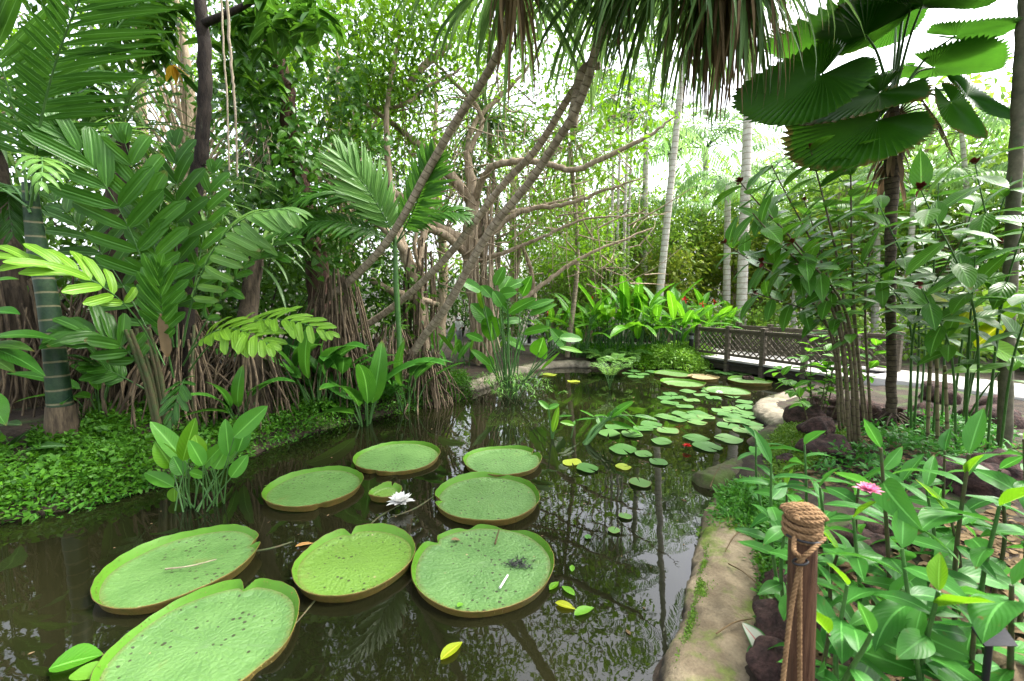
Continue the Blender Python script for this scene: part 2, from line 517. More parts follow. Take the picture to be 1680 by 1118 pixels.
def tube(mb, P, R, seg=8, n=None, m=0, rnd=None, wob=0.0, cap=True):
    P = np.asarray(P, float)
    R = np.atleast_1d(np.asarray(R, float))
    n = n or max(4, len(P) * 4)
    C = spline(P, n)
    if wob:
        C = C + rng.normal(0, wob, C.shape) * np.r_[0, np.ones(n - 2), 0][:, None]
    r = np.interp(np.linspace(0, 1, n), np.linspace(0, 1, len(R)), R)
    T_ = nrm(np.gradient(C, axis=0))
    ref = np.eye(3)[np.argmin(np.abs(T_.mean(0)))]
    S = nrm(np.cross(T_, ref))
    B = np.cross(S, T_)
    th = np.linspace(0, 2 * pi, seg, endpoint=False)
    V = C[:, None] + r[:, None, None] * (np.cos(th)[None, :, None] * S[:, None] + np.sin(th)[None, :, None] * B[:, None])
    L = np.r_[0, np.cumsum(np.linalg.norm(np.diff(C, axis=0), axis=1))]
    A = np.zeros((n, seg, 3))
    A[..., 0] = L[:, None]
    A[..., 1] = th[None] / 2 / pi
    A[..., 2] = R_(0, 1) if rnd is None else rnd
    i = np.arange(n - 1)[:, None] * seg
    j = np.arange(seg)[None]
    k = (np.arange(seg)[None] + 1) % seg
    f = np.stack([i + j, i + k, i + seg + k, i + seg + j], -1).reshape(-1, 4)
    V = V.reshape(-1, 3)
    A = A.reshape(-1, 3)
    mb.add(V, f, A, m)
    if cap:
        b0 = np.arange(seg)
        mb.add(np.vstack([V[:seg], C[:1]]), np.stack([(b0 + 1) % seg, b0, np.full(seg, seg)], -1), np.vstack([A[:seg], A[:1]]), m)
        mb.add(np.vstack([V[-seg:], C[-1:]]), np.stack([b0, (b0 + 1) % seg, np.full(seg, seg)], -1), np.vstack([A[-seg:], A[-1:]]), m)
    return C

def tpl(shape, nu, nv):
    u = np.linspace(0, 1, nu + 1)
    w = {'ell': np.sin(pi * u ** .9) ** .75,
         'leafy': np.sin(pi * u ** .85) ** .8 * (1 - .35 * u ** 4),
         'lance': np.sin(pi * u ** .7) ** .9,
         'ovate': np.sin(pi * u ** .6) ** .8,
         'strap': np.minimum(1, (1 - u) * 3) ** .7 * np.minimum(1, .7 + u),
         'blunt': np.minimum(1, u * 4 + .12) ** .8 * np.minimum(1, (1 - u) * 5 + .12) ** .7,
         'pinna': np.minimum(1, u * 6 + .3) * np.minimum(1, (1 - u) * 1.6) ** .7,
         'arrow': np.sin(pi * np.clip(u, 0, 1) ** .5) ** .8,
         'canna': np.sin(pi * u ** .8) ** .65,
         }[shape]
    w = np.maximum(w, .015)
    v = np.linspace(-1, 1, nv + 1)
    U_, V_ = np.meshgrid(u, v, indexing='ij')
    Wd = np.repeat(w[:, None], nv + 1, 1)
    i = np.arange(nu)[:, None] * (nv + 1)
    j = np.arange(nv)[None]
    f = np.stack([i + j, i + nv + 1 + j, i + nv + 2 + j, i + 1 + j], -1).reshape(-1, 4)
    return dict(u=U_.ravel(), v=V_.ravel(), w=Wd.ravel(), f=f, lobe=(shape == 'arrow'))

def scatter(mb, t, P, D, U, L, Wd, bend=.5, fold=.2, rnd=None, m=0, wave=0.0, back=0.0):
    P = np.atleast_2d(np.asarray(P, float))
    k = len(P)
    bc = lambda x: np.broadcast_to(np.asarray(x, float), (k,))
    D = nrm(np.broadcast_to(np.asarray(D, float), (k, 3)))
    U = np.broadcast_to(np.asarray(U, float), (k, 3))
    S = np.cross(U, D)
    bad = np.linalg.norm(S, axis=1) < 1e-3
    if bad.any():
        S = S.copy()
        S[bad] = np.cross([1.0, .1, 0], D[bad])
    S = nrm(S)
    Nn = np.cross(D, S)
    L, Wd, bend, fold = bc(L), bc(Wd), bc(bend), bc(fold)
    rnd = rng.uniform(0, 1, k) if rnd is None else bc(rnd)
    b = np.where(np.abs(bend) < 1e-3, 1e-3, bend)[:, None]
    u, v, w = t['u'][None], t['v'][None], t['w'][None]
    x = np.sin(b * u) / b
    z = -(1 - np.cos(b * u)) / b
    if back:                                          # lobes behind the stalk, for arrow leaves
        x = x - back * np.abs(v) * np.clip(1 - u * 2.2, 0, 1)
    y = v * w
    lift = fold[:, None] * np.abs(y) * Wd[:, None]
    if wave:
        ph = rng.uniform(0, 6, (k, 1))
        lift = lift + wave * Wd[:, None] * np.sin(u * 15 + ph + v * 1.2) * np.abs(v)
    nx, nz = np.sin(b * u), np.cos(b * u)
    V = P[:, None] + L[:, None, None] * (x[..., None] * D[:, None] + z[..., None] * Nn[:, None]) \
        + Wd[:, None, None] * y[..., None] * S[:, None] + lift[..., None] * (nx[..., None] * D[:, None] + nz[..., None] * Nn[:, None])
    n = len(t['u'])
    A = np.stack([np.broadcast_to(u, (k, n)), np.broadcast_to(v, (k, n)), np.broadcast_to(rnd[:, None], (k, n))], -1)
    f = (t['f'][None] + (np.arange(k) * n)[:, None, None]).reshape(-1, 4)
    mb.add(V.reshape(-1, 3), f, A.reshape(-1, 3), m)

T_FAR = tpl('ell', 2, 1)
T_SM = tpl('ell', 3, 2)
T_PIN = tpl('pinna', 4, 2)
T_STRAP = tpl('strap', 8, 2)
T_BLUNT = tpl('blunt', 6, 4)
T_BIG = tpl('canna', 12, 6)
T_GING = tpl('leafy', 10, 4)
T_LAN = tpl('lance', 10, 4)
T_OV = tpl('ovate', 8, 4)
T_ARR = tpl('arrow', 12, 6)

def bez(P0, P1, P2, n):
    t = np.linspace(0, 1, n)[:, None]
    return (1 - t) ** 2 * np.asarray(P0) + 2 * t * (1 - t) * np.asarray(P1) + t * t * np.asarray(P2)

def frond(mb, P0, P1, P2, n=22, ll=.5, lw=.035, start=.2, a0=1.25, a1=.45, ld=.5, lift=.15, t=None, fold=.25, rach=.014, rm=1, lm=0, up=(0, 0, 1), jit=.06, rs=1.0):
    """pinnate leaf along a quadratic curve; material 0 = leaflets, 1 = stalk"""
    C = bez(P0, P1, P2, 40)
    tube(mb, C[::3], [rach, rach * .3], 5, 20, rm, cap=False)
    s = np.linspace(start, 1.0, n)
    idx = s * 39
    i0 = np.clip(idx.astype(int), 0, 38)
    fr = (idx - i0)[:, None]
    Pt = C[i0] * (1 - fr) + C[i0 + 1] * fr
    Tg = nrm(np.gradient(C, axis=0))[i0]
    side = nrm(np.cross(Tg, np.asarray(up, float)))
    nr = np.cross(side, Tg)
    prof = np.sin(pi * (.12 + .80 * (s - start) / (1 - start))) ** .6
    ang = np.linspace(a0, a1, n)
    base = R_(0, .6)
    for sg in (-1, 1):
        a = ang + rng.normal(0, jit, n)
        D = Tg * np.cos(a)[:, None] + sg * side * np.sin(a)[:, None] + nr * (lift + rng.normal(0, jit, n))[:, None]
        scatter(mb, t or T_PIN, Pt + rng.normal(0, .004, Pt.shape), D, nr, ll * (1 if sg < 0 else rs) * prof * rng.uniform(.9, 1.08, n), lw * (.6 + .4 * prof), ld + rng.normal(0, .12, n), fold, base + rng.uniform(0, .4, n), lm)

def clumps(mb, C, per, rad, L, asp=.4, t=None, droop=.3, m=0, rnd_c=None, flat=.6, bend=.4):
    """leaf clusters: C (k,3) centres"""
    C = np.atleast_2d(C)
    k = len(C)
    P = np.repeat(C, per, 0) + rng.normal(0, 1, (k * per, 3)) * np.array([rad, rad, rad * flat])
    D = nrm(P - np.repeat(C, per, 0) + rng.normal(0, rad * .8, (k * per, 3))) + np.array([0, 0, -droop])
    U = rng.normal(0, .55, (k * per, 3)) + np.array([0, 0, 1.0])
    Ls = L * rng.uniform(.6, 1.25, k * per)
    rc = rng.uniform(0, 1, k) if rnd_c is None else rnd_c
    rnd = np.clip(np.repeat(rc, per) * .65 + rng.uniform(0, .45, k * per), 0, 1)
    scatter(mb, t or T_FAR, P, D, U, Ls, Ls * asp * .5, bend, .25, rnd, m)

def blob(mb, c, r, seg=12, rough=.25, m=0, seed=None):
    """rough stone"""
    rs = np.random.default_rng(seed if seed is not None else int(rng.integers(1e6)))
    n1, n2 = seg, seg * 2
    ph = np.linspace(0, pi, n1 + 1)
    th = np.linspace(0, 2 * pi, n2, endpoint=False)
    d = np.stack([np.sin(ph)[:, None] * np.cos(th), np.sin(ph)[:, None] * np.sin(th), np.repeat(np.cos(ph)[:, None], n2, 1)], -1)
    K = rs.normal(0, 1, (14, 3)) * np.linspace(1.5, 6, 14)[:, None]
    off = rs.uniform(0, 6, 14)
    f_ = sum(np.sin(d @ K[i] + off[i]) / (1 + i * .5) for i in range(14)) * rough * .4
    V = np.asarray(c) + d * (1 + f_[..., None]) * np.asarray(r)
    i = np.arange(n1)[:, None] * n2
    j = np.arange(n2)[None]
    k = (j + 1) % n2
    f = np.stack([i + j, i + n2 + j, i + n2 + k, i + k], -1).reshape(-1, 4)
    mb.add(V.reshape(-1, 3), f, None, m)

def box(mb, c, s, ax=None, m=0):
    """box of full size s centred on c, axes ax (3 rows)"""
    ax = np.eye(3) if ax is None else np.asarray(ax, float)
    g = np.array([[x, y, z] for x in (-.5, .5) for y in (-.5, .5) for z in (-.5, .5)]) * np.asarray(s)
    V = np.asarray(c) + g @ ax
    f = [[0, 1, 3, 2], [4, 6, 7, 5], [0, 4, 5, 1], [2, 3, 7, 6], [0, 2, 6, 4], [1, 5, 7, 3]]
    mb.add(V, f, None, m)

# ------------------------------------------------------------------ terrain and pond
edge_px = [(-260, 960), (0, 858), (130, 835), (255, 800), (330, 778), (420, 745), (480, 722), (560, 697), (640, 680), (720, 664), (775, 652),
           (790, 638), (850, 616), (920, 602), (975, 605), (1070, 605), (1130, 609), (1176, 604)]
right_px = [(1318, 628), (1290, 643), (1238, 660), (1248, 682), (1262, 697), (1222, 722), (1236, 738), (1186, 765), (1196, 780), (1152, 850), (1142, 892), (1128, 960), (1118, 1030), (1065, 1118)]
POLY = [gp(*p)[:2] for p in edge_px] + [np.array(p) for p in ((7.2, 13.4), (9.5, 12.6), (9.2, 10.6), (7.6, 9.2))] + [gp(*p)[:2] for p in right_px] + \
       [np.array(p) for p in ((.35, 1.5), (-.6, 1.25), (-3, 1.1), (-5.5, 1.3), (-7.5, 2.2))]
POLY = np.array(POLY)

def sdist(x, y):
    x = np.asarray(x, float).ravel()
    y = np.asarray(y, float).ravel()
    d = np.full(x.shape, 1e9)
    inside = np.zeros(x.shape, bool)
    n = len(POLY)
    for i in range(n):
        a, b = POLY[i], POLY[(i + 1) % n]
        e = b - a
        t = np.clip(((x - a[0]) * e[0] + (y - a[1]) * e[1]) / (e @ e), 0, 1)
        d = np.minimum(d, np.hypot(x - a[0] - t * e[0], y - a[1] - t * e[1]))
        c = ((a[1] > y) != (b[1] > y)) & (x < (b[0] - a[0]) * (y - a[1]) / (b[1] - a[1] + 1e-12) + a[0])
        inside ^= c
    return np.where(inside, -d, d)

sm = lambda t: np.clip(t, 0, 1) ** 2 * (3 - 2 * np.clip(t, 0, 1))
def ground(x, y):
    x = np.asarray(x, float).ravel()
    y = np.asarray(y, float).ravel()
    d = sdist(x, y)
    left = sm((-x - .5) / 3) * sm((11 - y) / 3)
    z = .03 + .13 * sm(d / .25) + .12 * sm((d - .2) / 1.2) + left * .25 * sm((d - .3) / 2)
    far = sm((y - 16) / 5) * sm((5 - x) / 5)
    z = z - .55 * far
    z = z + (.02 * np.sin(x * 3.1 + y * 1.7) + .015 * np.sin(x * 7.3 - y * 5.1)) * sm(d / .4) * sm((30 - y) / 10)
    zi = -np.minimum(.6, .02 - d * 1.3)
    return np.where(d > 0, z, zi)

gz = lambda x, y: float(ground([x], [y])[0])
def on(px, py, z=.25, dz=0.0):
    """point on the ground seen at px,py"""
    p = gp(px, py, z)
    for _ in range(4):
        p = gp(px, py, gz(p[0], p[1]))
    p[2] += dz
    return p

def grid(xs, ys, zf):
    X, Y = np.meshgrid(xs, ys, indexing='ij')
    Z = zf(X, Y).reshape(X.shape)
    V = np.stack([X, Y, Z], -1).reshape(-1, 3)
    n, k = X.shape
    i = np.arange(n - 1)[:, None] * k
    j = np.arange(k - 1)[None]
    f = np.stack([i + j, i + k + j, i + k + 1 + j, i + 1 + j], -1).reshape(-1, 4)
    return V, f

xs = np.r_[-400, -200, -100, -50, -30, -20, np.arange(-14, 14.01, .1), 20, 30, 50, 100, 200, 400]
ys = np.r_[-200, -100, -40, -15, -5, np.arange(-1.5, 16.01, .1), np.arange(17, 30, 1), 40, 60, 100, 200, 400]
mb = MB()
V, f = grid(xs, ys, ground)
mb.add(V, f)
struct('ground', mb, 'soil')

mb = MB()
V, f = grid(np.linspace(-9, 10.5, 60), np.linspace(.8, 14.5, 50), lambda X, Y: np.zeros(X.size))
mb.add(V, f)
struct('water', mb, 'water')

def strip(mb, P, w, h=.0, n=60, z=None, m=0):
    C = spline(np.array([[p[0], p[1], 0] for p in P]), n)
    T_ = nrm(np.gradient(C, axis=0))
    S = np.stack([T_[:, 1], -T_[:, 0], 0 * T_[:, 0]], -1)
    zz = np.full(n, z)
    cols = []
    for s, dz in ((-.5, -h), (-.5, 0), (-.17, .005), (.17, .005), (.5, 0), (.5, -h)):
        c = C + S * w * s
        c[:, 2] = zz + dz
        cols.append(c)
    V = np.stack(cols, 1).reshape(-1, 3)
    i = np.arange(n - 1)[:, None] * 6
    j = np.arange(5)[None]
    mb.add(V, np.stack([i + j, i + 6 + j, i + 7 + j, i + 1 + j], -1).reshape(-1, 4), None, m)

mb = MB()
strip(mb, [(9.9, -1), (9.75, 3), (9.6, 6.2), (8.9, 8.3), (7.92, 9.75)], 1.75, .25, 50, .34)
strip(mb, [(6.38, 12.9), (5.4, 14.6), (3.6, 15.3), (1.7, 15.6), (-.5, 17.5)], 1.7, .25, 40, .34)
struct('path', mb, 'deck')

# kerbs
def kerb(px, w, h, mat, label, name='pond_kerb', n=70, zc=.1, world=None):
    P = [gp(a, b, zc) for a, b in px]
    if world:
        P += [np.array(p) for p in world]
    C = spline(P, n)
    T_ = nrm(np.gradient(C, axis=0))
    S = np.stack([T_[:, 1], -T_[:, 0], 0 * T_[:, 0]], -1)
    npf = 31
    n = n * 3
    C = spline(P, n)
    T_ = nrm(np.gradient(C, axis=0))
    S = np.stack([T_[:, 1], -T_[:, 0], 0 * T_[:, 0]], -1)
    a = np.linspace(0, pi, npf)
    prof = np.stack([np.cos(a) * .5, np.sin(a) ** .33], -1)
    q = np.linspace(0, 1, n)
    ww = w * (1 + .04 * np.sin(q * 23) + .03 * np.sin(q * 51 + 1)) * np.minimum(1, np.minimum(q, 1 - q) * 12 + .25)
    V = np.zeros((n, npf, 3))
    for k in range(npf):
        V[:, k] = C + S * (prof[k, 0] * ww)[:, None]
        V[:, k, 2] = -.12 + (zc + h + .12) * prof[k, 1] * np.minimum(1, np.minimum(q, 1 - q) * 9 + .5)
    V = np.repeat(V, 1, 0)
    for a_ in range(n):
        for k in range(npf):
            q_ = V[a_, k]
            dsp = (NZ.fractal(Vector(q_ * 5), .9, 2.1, 3) * .016 + NZ.fractal(Vector(q_ * 19), .8, 2.1, 3) * .008)
            V[a_, k, 2] += dsp
            V[a_, k, :2] += S[a_, :2] * dsp * 1.2 * np.cos(a[k])
    i = np.arange(n - 1)[:, None] * npf
    j = np.arange(npf - 1)[None]
    m_ = MB()
    m_.add(V.reshape(-1, 3), np.stack([i + j, i + npf + j, i + npf + 1 + j, i + 1 + j], -1).reshape(-1, 4))
    return solo(name, m_, mat, label, 'kerb')

kerb([(1240, 800), (1205, 850), (1197, 900), (1196, 960), (1188, 1040), (1165, 1130)], .48, .09, 'kerb', 'broad sandy concrete pond kerb with moss patches beside the rope post', world=[(.95, 1.55, .1), (.3, 1.2, .1), (-1.2, 1.0, .1), (-3, .9, .1)], n=110)
kerb([(1335, 640), (1290, 655), (1262, 668), (1285, 690), (1320, 705)], .5, .08, 'kerbstone', 'worn pale stone kerb jutting into the pond near the bridge', n=60)
kerb([(742, 642), (775, 632), (830, 612), (890, 599), (940, 596), (975, 598)], .42, .08, 'kerbstone', 'curved pale concrete pond kerb at the back behind the arum clump', n=60)
kerb([(1150, 785), (1190, 768), (1235, 752), (1270, 745)], .32, .02, 'kerbmoss', 'mossy dark kerb end reaching the water below the lily raft', n=40)

# ------------------------------------------------------------------ bridge
def bridge():
    A, B = np.array([5.5, 12.35]), np.array([7.22, 8.75])
    d = nrm(B - A)
    pr = np.array([-d[1], d[0]])
    if pr[0] < 0:
        pr = -pr
    ax = np.array([[d[0], d[1], 0], [pr[0], pr[1], 0], [0, 0, 1]])
    Ln = np.linalg.norm(B - A)
    w = 1.75
    root = thing('footbridge', 'low timber footbridge with weathered lattice railings crossing the end of the pond', 'bridge', (A[0], A[1], 0))
    p3 = lambda s, t, z: np.array([*(A + d * s + pr * t), z])
    m = MB()
    for k in range(24):
        s = (k + .5) * Ln / 24
        box(m, p3(s, w / 2, .32), (Ln / 24 - .006, w + .14, .05), ax)
    m.build('deck', 'deck', root, False)
    for t in (.03, w - .03):
        m = MB()
        box(m, p3(Ln / 2, t, .17), (Ln, .09, .24), ax)
        m.build('beam', 'wood_dk', root, False)
    for t, nm in ((-.02, 'railing'), (w + .02, 'railing')):
        m = MB()
        box(m, p3(Ln / 2, t, 1.15), (Ln + .1, .09, .05), ax)
        box(m, p3(Ln / 2, t, 1.09), (Ln, .04, .06), ax)
        box(m, p3(Ln / 2, t, .47), (Ln, .04, .07), ax)
        rail = m.build(nm, 'wood', root, False)
        npost = 5
        for k in range(npost):
            s = Ln * k / (npost - 1)
            m = MB()
            box(m, p3(s, t - .012, .61), (.1, .115, 1.22), ax)
            box(m, p3(s, t - .012, 1.235), (.13, .14, .03), ax)
            m.build('post', 'wood', rail, False)
        m = MB()
        bay = Ln / (npost - 1)
        for k in range(npost - 1):
            s0, s1, z0, z1 = k * bay + .05, (k + 1) * bay - .05, .5, 1.065
            wd, hh = s1 - s0, z1 - z0
            st = .165
            for sg, off in ((1, .009), (-1, -.009)):
                for c in np.arange(-hh, wd, st):
                    # line x = s0 + c + q, z = z0 + q (or mirrored)
                    q0, q1 = max(0, -c), min(hh, wd - c)
                    if q1 - q0 < .03:
                        continue
                    xa, xb, za, zb = c + q0, c + q1, z0 + q0, z0 + q1
                    if sg < 0:
                        xa, xb = wd - xa, wd - xb
                    a_, b_ = p3(s0 + xa, t + off, za), p3(s0 + xb, t + off, zb)
                    e = nrm(b_ - a_)
                    n_ = np.array([pr[0], pr[1], 0])
                    box(m, (a_ + b_) / 2, (np.linalg.norm(b_ - a_), .016, .028), np.array([e, n_, np.cross(e, n_)]))
        m.build('lattice', 'wood', rail, False)
    m = MB()
    tube(m, [p3(.1, -.08, .3), p3(1.4, -.1, .22), p3(2.2, -.09, .29), p3(3.0, -.1, .16), p3(3.6, -.12, .0)], [.012], 5, 30)
    m.build('cable', 'black', root)
bridge()

# ------------------------------------------------------------------ giant lily pads
def pad(c, r, notch, rim, tint, label, seedk, name='giant_lily_pad', nd=.1, bite=None, tilt=0.0):
    rs = np.random.default_rng(seedk)
    root = thing(name, label, 'lily pad', (c[0], c[1], 0.0), 'giant lily pads on the pond')
    nth, nr = 120, 14
    th = np.linspace(0, 2 * pi, nth, endpoint=False)
    dn = (th - notch + pi) % (2 * pi) - pi
    rad = (r - .55 * rim) * (1 - nd * np.exp(-(dn / .075) ** 2) + .008 * np.sin(3 * th + rs.uniform(0, 6)) + .006 * np.sin(7 * th + rs.uniform(0, 6)))
    rh = rim * .8 * (1 - .85 * np.exp(-(dn / .06) ** 2)) * (1 + .18 * np.sin(2 * th + rs.uniform(0, 6)) + .1 * np.sin(5 * th + rs.uniform(0, 6)) + .04 * np.sin(23 * th))
    if bite:
        for b_, wd, dp in bite:
            db = (th - b_ + pi) % (2 * pi) - pi
            g = np.exp(-(db / wd) ** 2)
            rh = rh * (1 - .9 * g)
            rad = rad * (1 - dp * g * (1 + .5 * np.sin(th * 60)))
    q = np.linspace(0, 1, nr + 1)[1:]
    X = q[:, None] * rad * np.cos(th)
    Y = q[:, None] * rad * np.sin(th)
    Z = .02 + tilt * X + .006 * np.sin(X / r * 3 + rs.uniform(0, 6)) * q[:, None] + .005 * np.sin(Y / r * 4 + rs.uniform(0, 6)) + .012 * (q[:, None] > .9)
    V = np.stack([X + c[0], Y + c[1], Z], -1)
    A = np.stack([np.repeat(q[:, None], nth, 1), np.repeat(th[None], nr, 0), np.full((nr, nth), tint)], -1)
    i = np.arange(nr - 1)[:, None] * nth
    j = np.arange(nth)[None]
    k = (j + 1) % nth
    m = MB()
    m.add(V.reshape(-1, 3), np.stack([i + j, i + nth + j, i + nth + k, i + k], -1).reshape(-1, 4), A.reshape(-1, 3))
    b0 = np.arange(nth)
    m.add(np.vstack([V[0], [[c[0], c[1], .02]]]), np.stack([b0, (b0 + 1) % nth, np.full(nth, nth)], -1), np.vstack([A[0], [[0, 0, tint]]]))
    m.build('blade', 'pad', root)
    # upturned rim: inner wall, lip, outer wall
    m = MB()
    e = V[-1]
    out = np.stack([np.cos(th), np.sin(th), 0 * th], -1)
    up = np.array([0, 0, 1.0])
    ring = [e - out * .002, e + out * (rh * .30)[:, None] + up * (rh * .55)[:, None], e + out * (rh * .62)[:, None] + up * (rh * .92)[:, None]]
    ring2 = [ring[2], ring[2] + out * .004 - up * .002, e + out * (.006 + rh * .3)[:, None] + up * (rh * .45)[:, None], e + out * .003 - up * .03]
    for rg, mi in ((ring, 0), (ring2, 1)):
        VV = np.stack(rg)
        n_ = len(rg)
        ii = np.arange(n_ - 1)[:, None] * nth
        AA = np.zeros(VV.shape)
        AA[..., 0] = np.linspace(0, 1, n_)[:, None]
        AA[..., 2] = tint
        m.add(VV.reshape(-1, 3), np.stack([ii + j, ii + nth + j, ii + nth + k, ii + k], -1).reshape(-1, 4), AA.reshape(-1, 3), mi)
    # spines on the outside of the rim
    ns = 170
    ti = rs.integers(0, nth, ns)
    zz = rs.uniform(0, .9, ns)
    base = e[ti] + out[ti] * .006 + up * (rh[ti] * zz)[:, None]
    tipv = out[ti] * rs.uniform(.008, .02, ns)[:, None] + up * rs.uniform(-.012, .004, ns)[:, None]
    sd_ = np.stack([-np.sin(th[ti]), np.cos(th[ti]), 0 * ti], -1) * .003
    VV = np.stack([base - sd_, base + sd_, base + tipv], 1).reshape(-1, 3)
    m.add(VV, np.arange(ns * 3).reshape(-1, 3), None, 1)
    m.build('rim', ['rim_in', 'rim_out'], root)
    return root

def ang(c, px, py):
    p = gp(px, py, .05)
    return math.atan2(p[1] - c[1], p[0] - c[0])

PADS = [((-2.437, 2.941), .49, (430, 888), .062, .12, 'giant lily pad with a thin straw lying on it, above the speckled bottom pad', []),
        ((-1.765, 2.24), .485, (412, 953), .055, .05, 'largest giant lily pad, brown speckled, cut by the bottom of the picture', [(-.4, .12, .05)]),
        ((-1.176, 3.002), .437, (574, 868), .058, .9, 'clean yellow-green giant lily pad with a spiny rim in the front row', []),
        ((-.215, 2.961), .521, (716, 889), .045, .0, 'giant lily pad with a dark chewed lacy hole and ragged far rim', [(1.2, .25, .02), (1.9, .12, .02)]),
        ((-2.055, 4.209), .476, (527, 833), .062, .18, 'giant lily pad with a brown spot left of the small cupped pad', []),
        ((-1.422, 5.076), .52, (607, 776), .05, .1, 'farther giant lily pad with a torn near rim, left of centre pond', [(-1.4, .12, .07)]),
        ((-.114, 4.952), .475, (886, 742), .05, .05, 'giant lily pad behind the notched one, closest to the mid-pond reeds', []),
        ((-.242, 4.005), .518, (712, 822), .062, .12, 'giant lily pad with a left notch right of the white flower', [])]
for i, (c, r, nt, rim, tint, lab, bite) in enumerate(PADS):
    pad(c, r, ang(c, *nt), rim, tint, lab, 100 + i, bite=bite)
for i, (c, r, rim, tint, lab) in enumerate([((4.193, 10.82), .481, .05, .25, 'round upturned giant pad furthest back beside the leafy mound'),
                                          ((3.933, 9.554), .491, .07, .35, 'giant pad with a thick yellow rim in front of the furthest one'),
                                          ((5.656, 9.873), .478, .06, .25, 'giant pad floating alone close under the bridge beam'),
                                          ((4.605, 8.835), .438, .02, .1, 'flat silvery giant pad at the head of the small lily raft')]):
    pad(c, r, R_(0, 6), rim, tint, lab, 200 + i, nd=.04)
o = pad((4.762, 10.334), .364, 1.0, .05, .2, 'old pinkish giant pad turning brown between two green ones', 210, nd=.04)
for k in kids(o):
    k.data.materials[0] = leafmat('old pad', (.36, .28, .13), (.42, .34, .2), .15, .5, 0)
pad(gp(632, 808, .05)[:2], .165, ang(gp(632, 808, .05), 652, 790), .055, 1.0, 'small cupped young yellow pad with a spiny rim behind the white flower', 220, nd=.02)

def debris(px, py, z, L, Wd, rz, mat, label, name, cat, bend=.6):
    m = MB()
    p = gp(px, py, z)
    scatter(m, T_GING, p, (cos(rz), sin(rz), .05), (0, 0, 1), L, Wd, bend, .3)
    return solo(name, m, mat, label, cat)
m = MB()
tube(m, [gp(271, 934, .045), gp(312, 929, .05), gp(355, 918, .045)], [.006, .004], 6, 10)
solo('straw', m, 'vine', 'thin pale straw lying on the giant pad by the left bank', 'straw')
m = MB()
tube(m, [gp(820, 965, .035), gp(833, 944, .045)], [.008, .007], 6, 6)
solo('stick', m, 'white', 'short white stick on the chewed giant pad', 'stick')
m = MB()
tube(m, [gp(812, 893, .04), gp(819, 868, .05)], [.008, .004], 6, 6)
solo('twig', m, 'dead', 'small brown twig near the ragged rim of the chewed pad', 'twig')
debris(740, 886, .04, .08, .022, .3, 'dead', 'dry brown leaf scrap on the chewed giant pad near its notch', 'leaf_scrap', 'leaf')
debris(750, 996, .04, .06, .02, .9, 'rim_in', 'fresh green leaf lying on the near edge of the chewed pad', 'green_leaf', 'leaf')
debris(484, 897, .015, .14, .025, .5, 'drift', 'orange and white dead flower floating between three giant pads', 'dead_flower', 'dead flower', .3)
debris(432, 798, .02, .26, .02, .35, 'rim_in', 'rolled green young leaf poking out beside a giant pad', 'rolled_leaf', 'leaf', .1)
# chewed lace hole on the front right pad
m = MB()
c0 = gp(850, 925, .035)
for _ in range(90):
    a = R_(0, 6.3)
    p = c0 + np.array([rng.normal(0, .05), rng.normal(0, .035), 0])
    q = p + np.array([cos(a), sin(a), 0]) * R_(.01, .05)
    p[2] = q[2] = .036
    tube(m, [p, q], [R_(.002, .006), .001], 4, 4, cap=False)
solo('chewed_lace', m, 'black', 'black lace of rotted veins on the front right giant pad', 'leaf damage')
# stalks just breaking the surface
for a, b, c, lab in (((640, 890), (560, 940), (480, 1030), 'long brown stalk in the water below the yellow-green pad'), ((655, 830), (620, 850), (585, 885), 'thin stalk in the water running from the white flower'),
                     ((712, 815), (680, 835), (640, 850), 'thin stalk in the water between the white flower and the notched pad'), ((480, 890), (430, 903), (330, 915), 'thin stalk in the water beside the dead flower')):
    m = MB()
    tube(m, [gp(*a, -.004), gp(*b, .002), gp(*c, -.006)], [.008], 6, 14)
    solo('water_stalk', m, 'stem_r', lab, 'stalk', 'stalks in the water')

def flower(p, r, n, mat, label, name, cen='petal_y', layers=3, group=None):
    root = thing(name, label, 'flower', p)
    for l in range(layers):
        m = MB()
        e = .25 + l * .38
        for k in range(n - l * 2):
            a = 2 * pi * k / (n - l * 2) + l * .3 + R_(-.1, .1)
            scatter(m, T_SM if r < .06 else T_GING, p, (cos(a) * cos(e), sin(a) * cos(e), sin(e)), (0, 0, 1), r * R_(.85, 1.1) * (1 - l * .12), r * .2, R_(-.3, .3), .5)
        m.build('petals', mat, root)
    m = MB()
    blob(m, np.array(p) + [0, 0, r * .25], (r * .16,) * 3, 6, .2)
    m.build('flower_centre', cen, root)
    return root
flower(gp(657, 826, .06), .14, 15, 'petal', 'white many-petalled water lily flower beside the small cupped pad', 'water_lily_flower', cen='petal')
flower(gp(1127, 733, .05), .07, 10, 'petal_r', 'small red water lily flower beside two lily pads', 'water_lily_flower')
flower(gp(1180, 645, .06), .08, 10, 'petal', 'small white flower by the flat silvery giant pad', 'water_lily_flower')

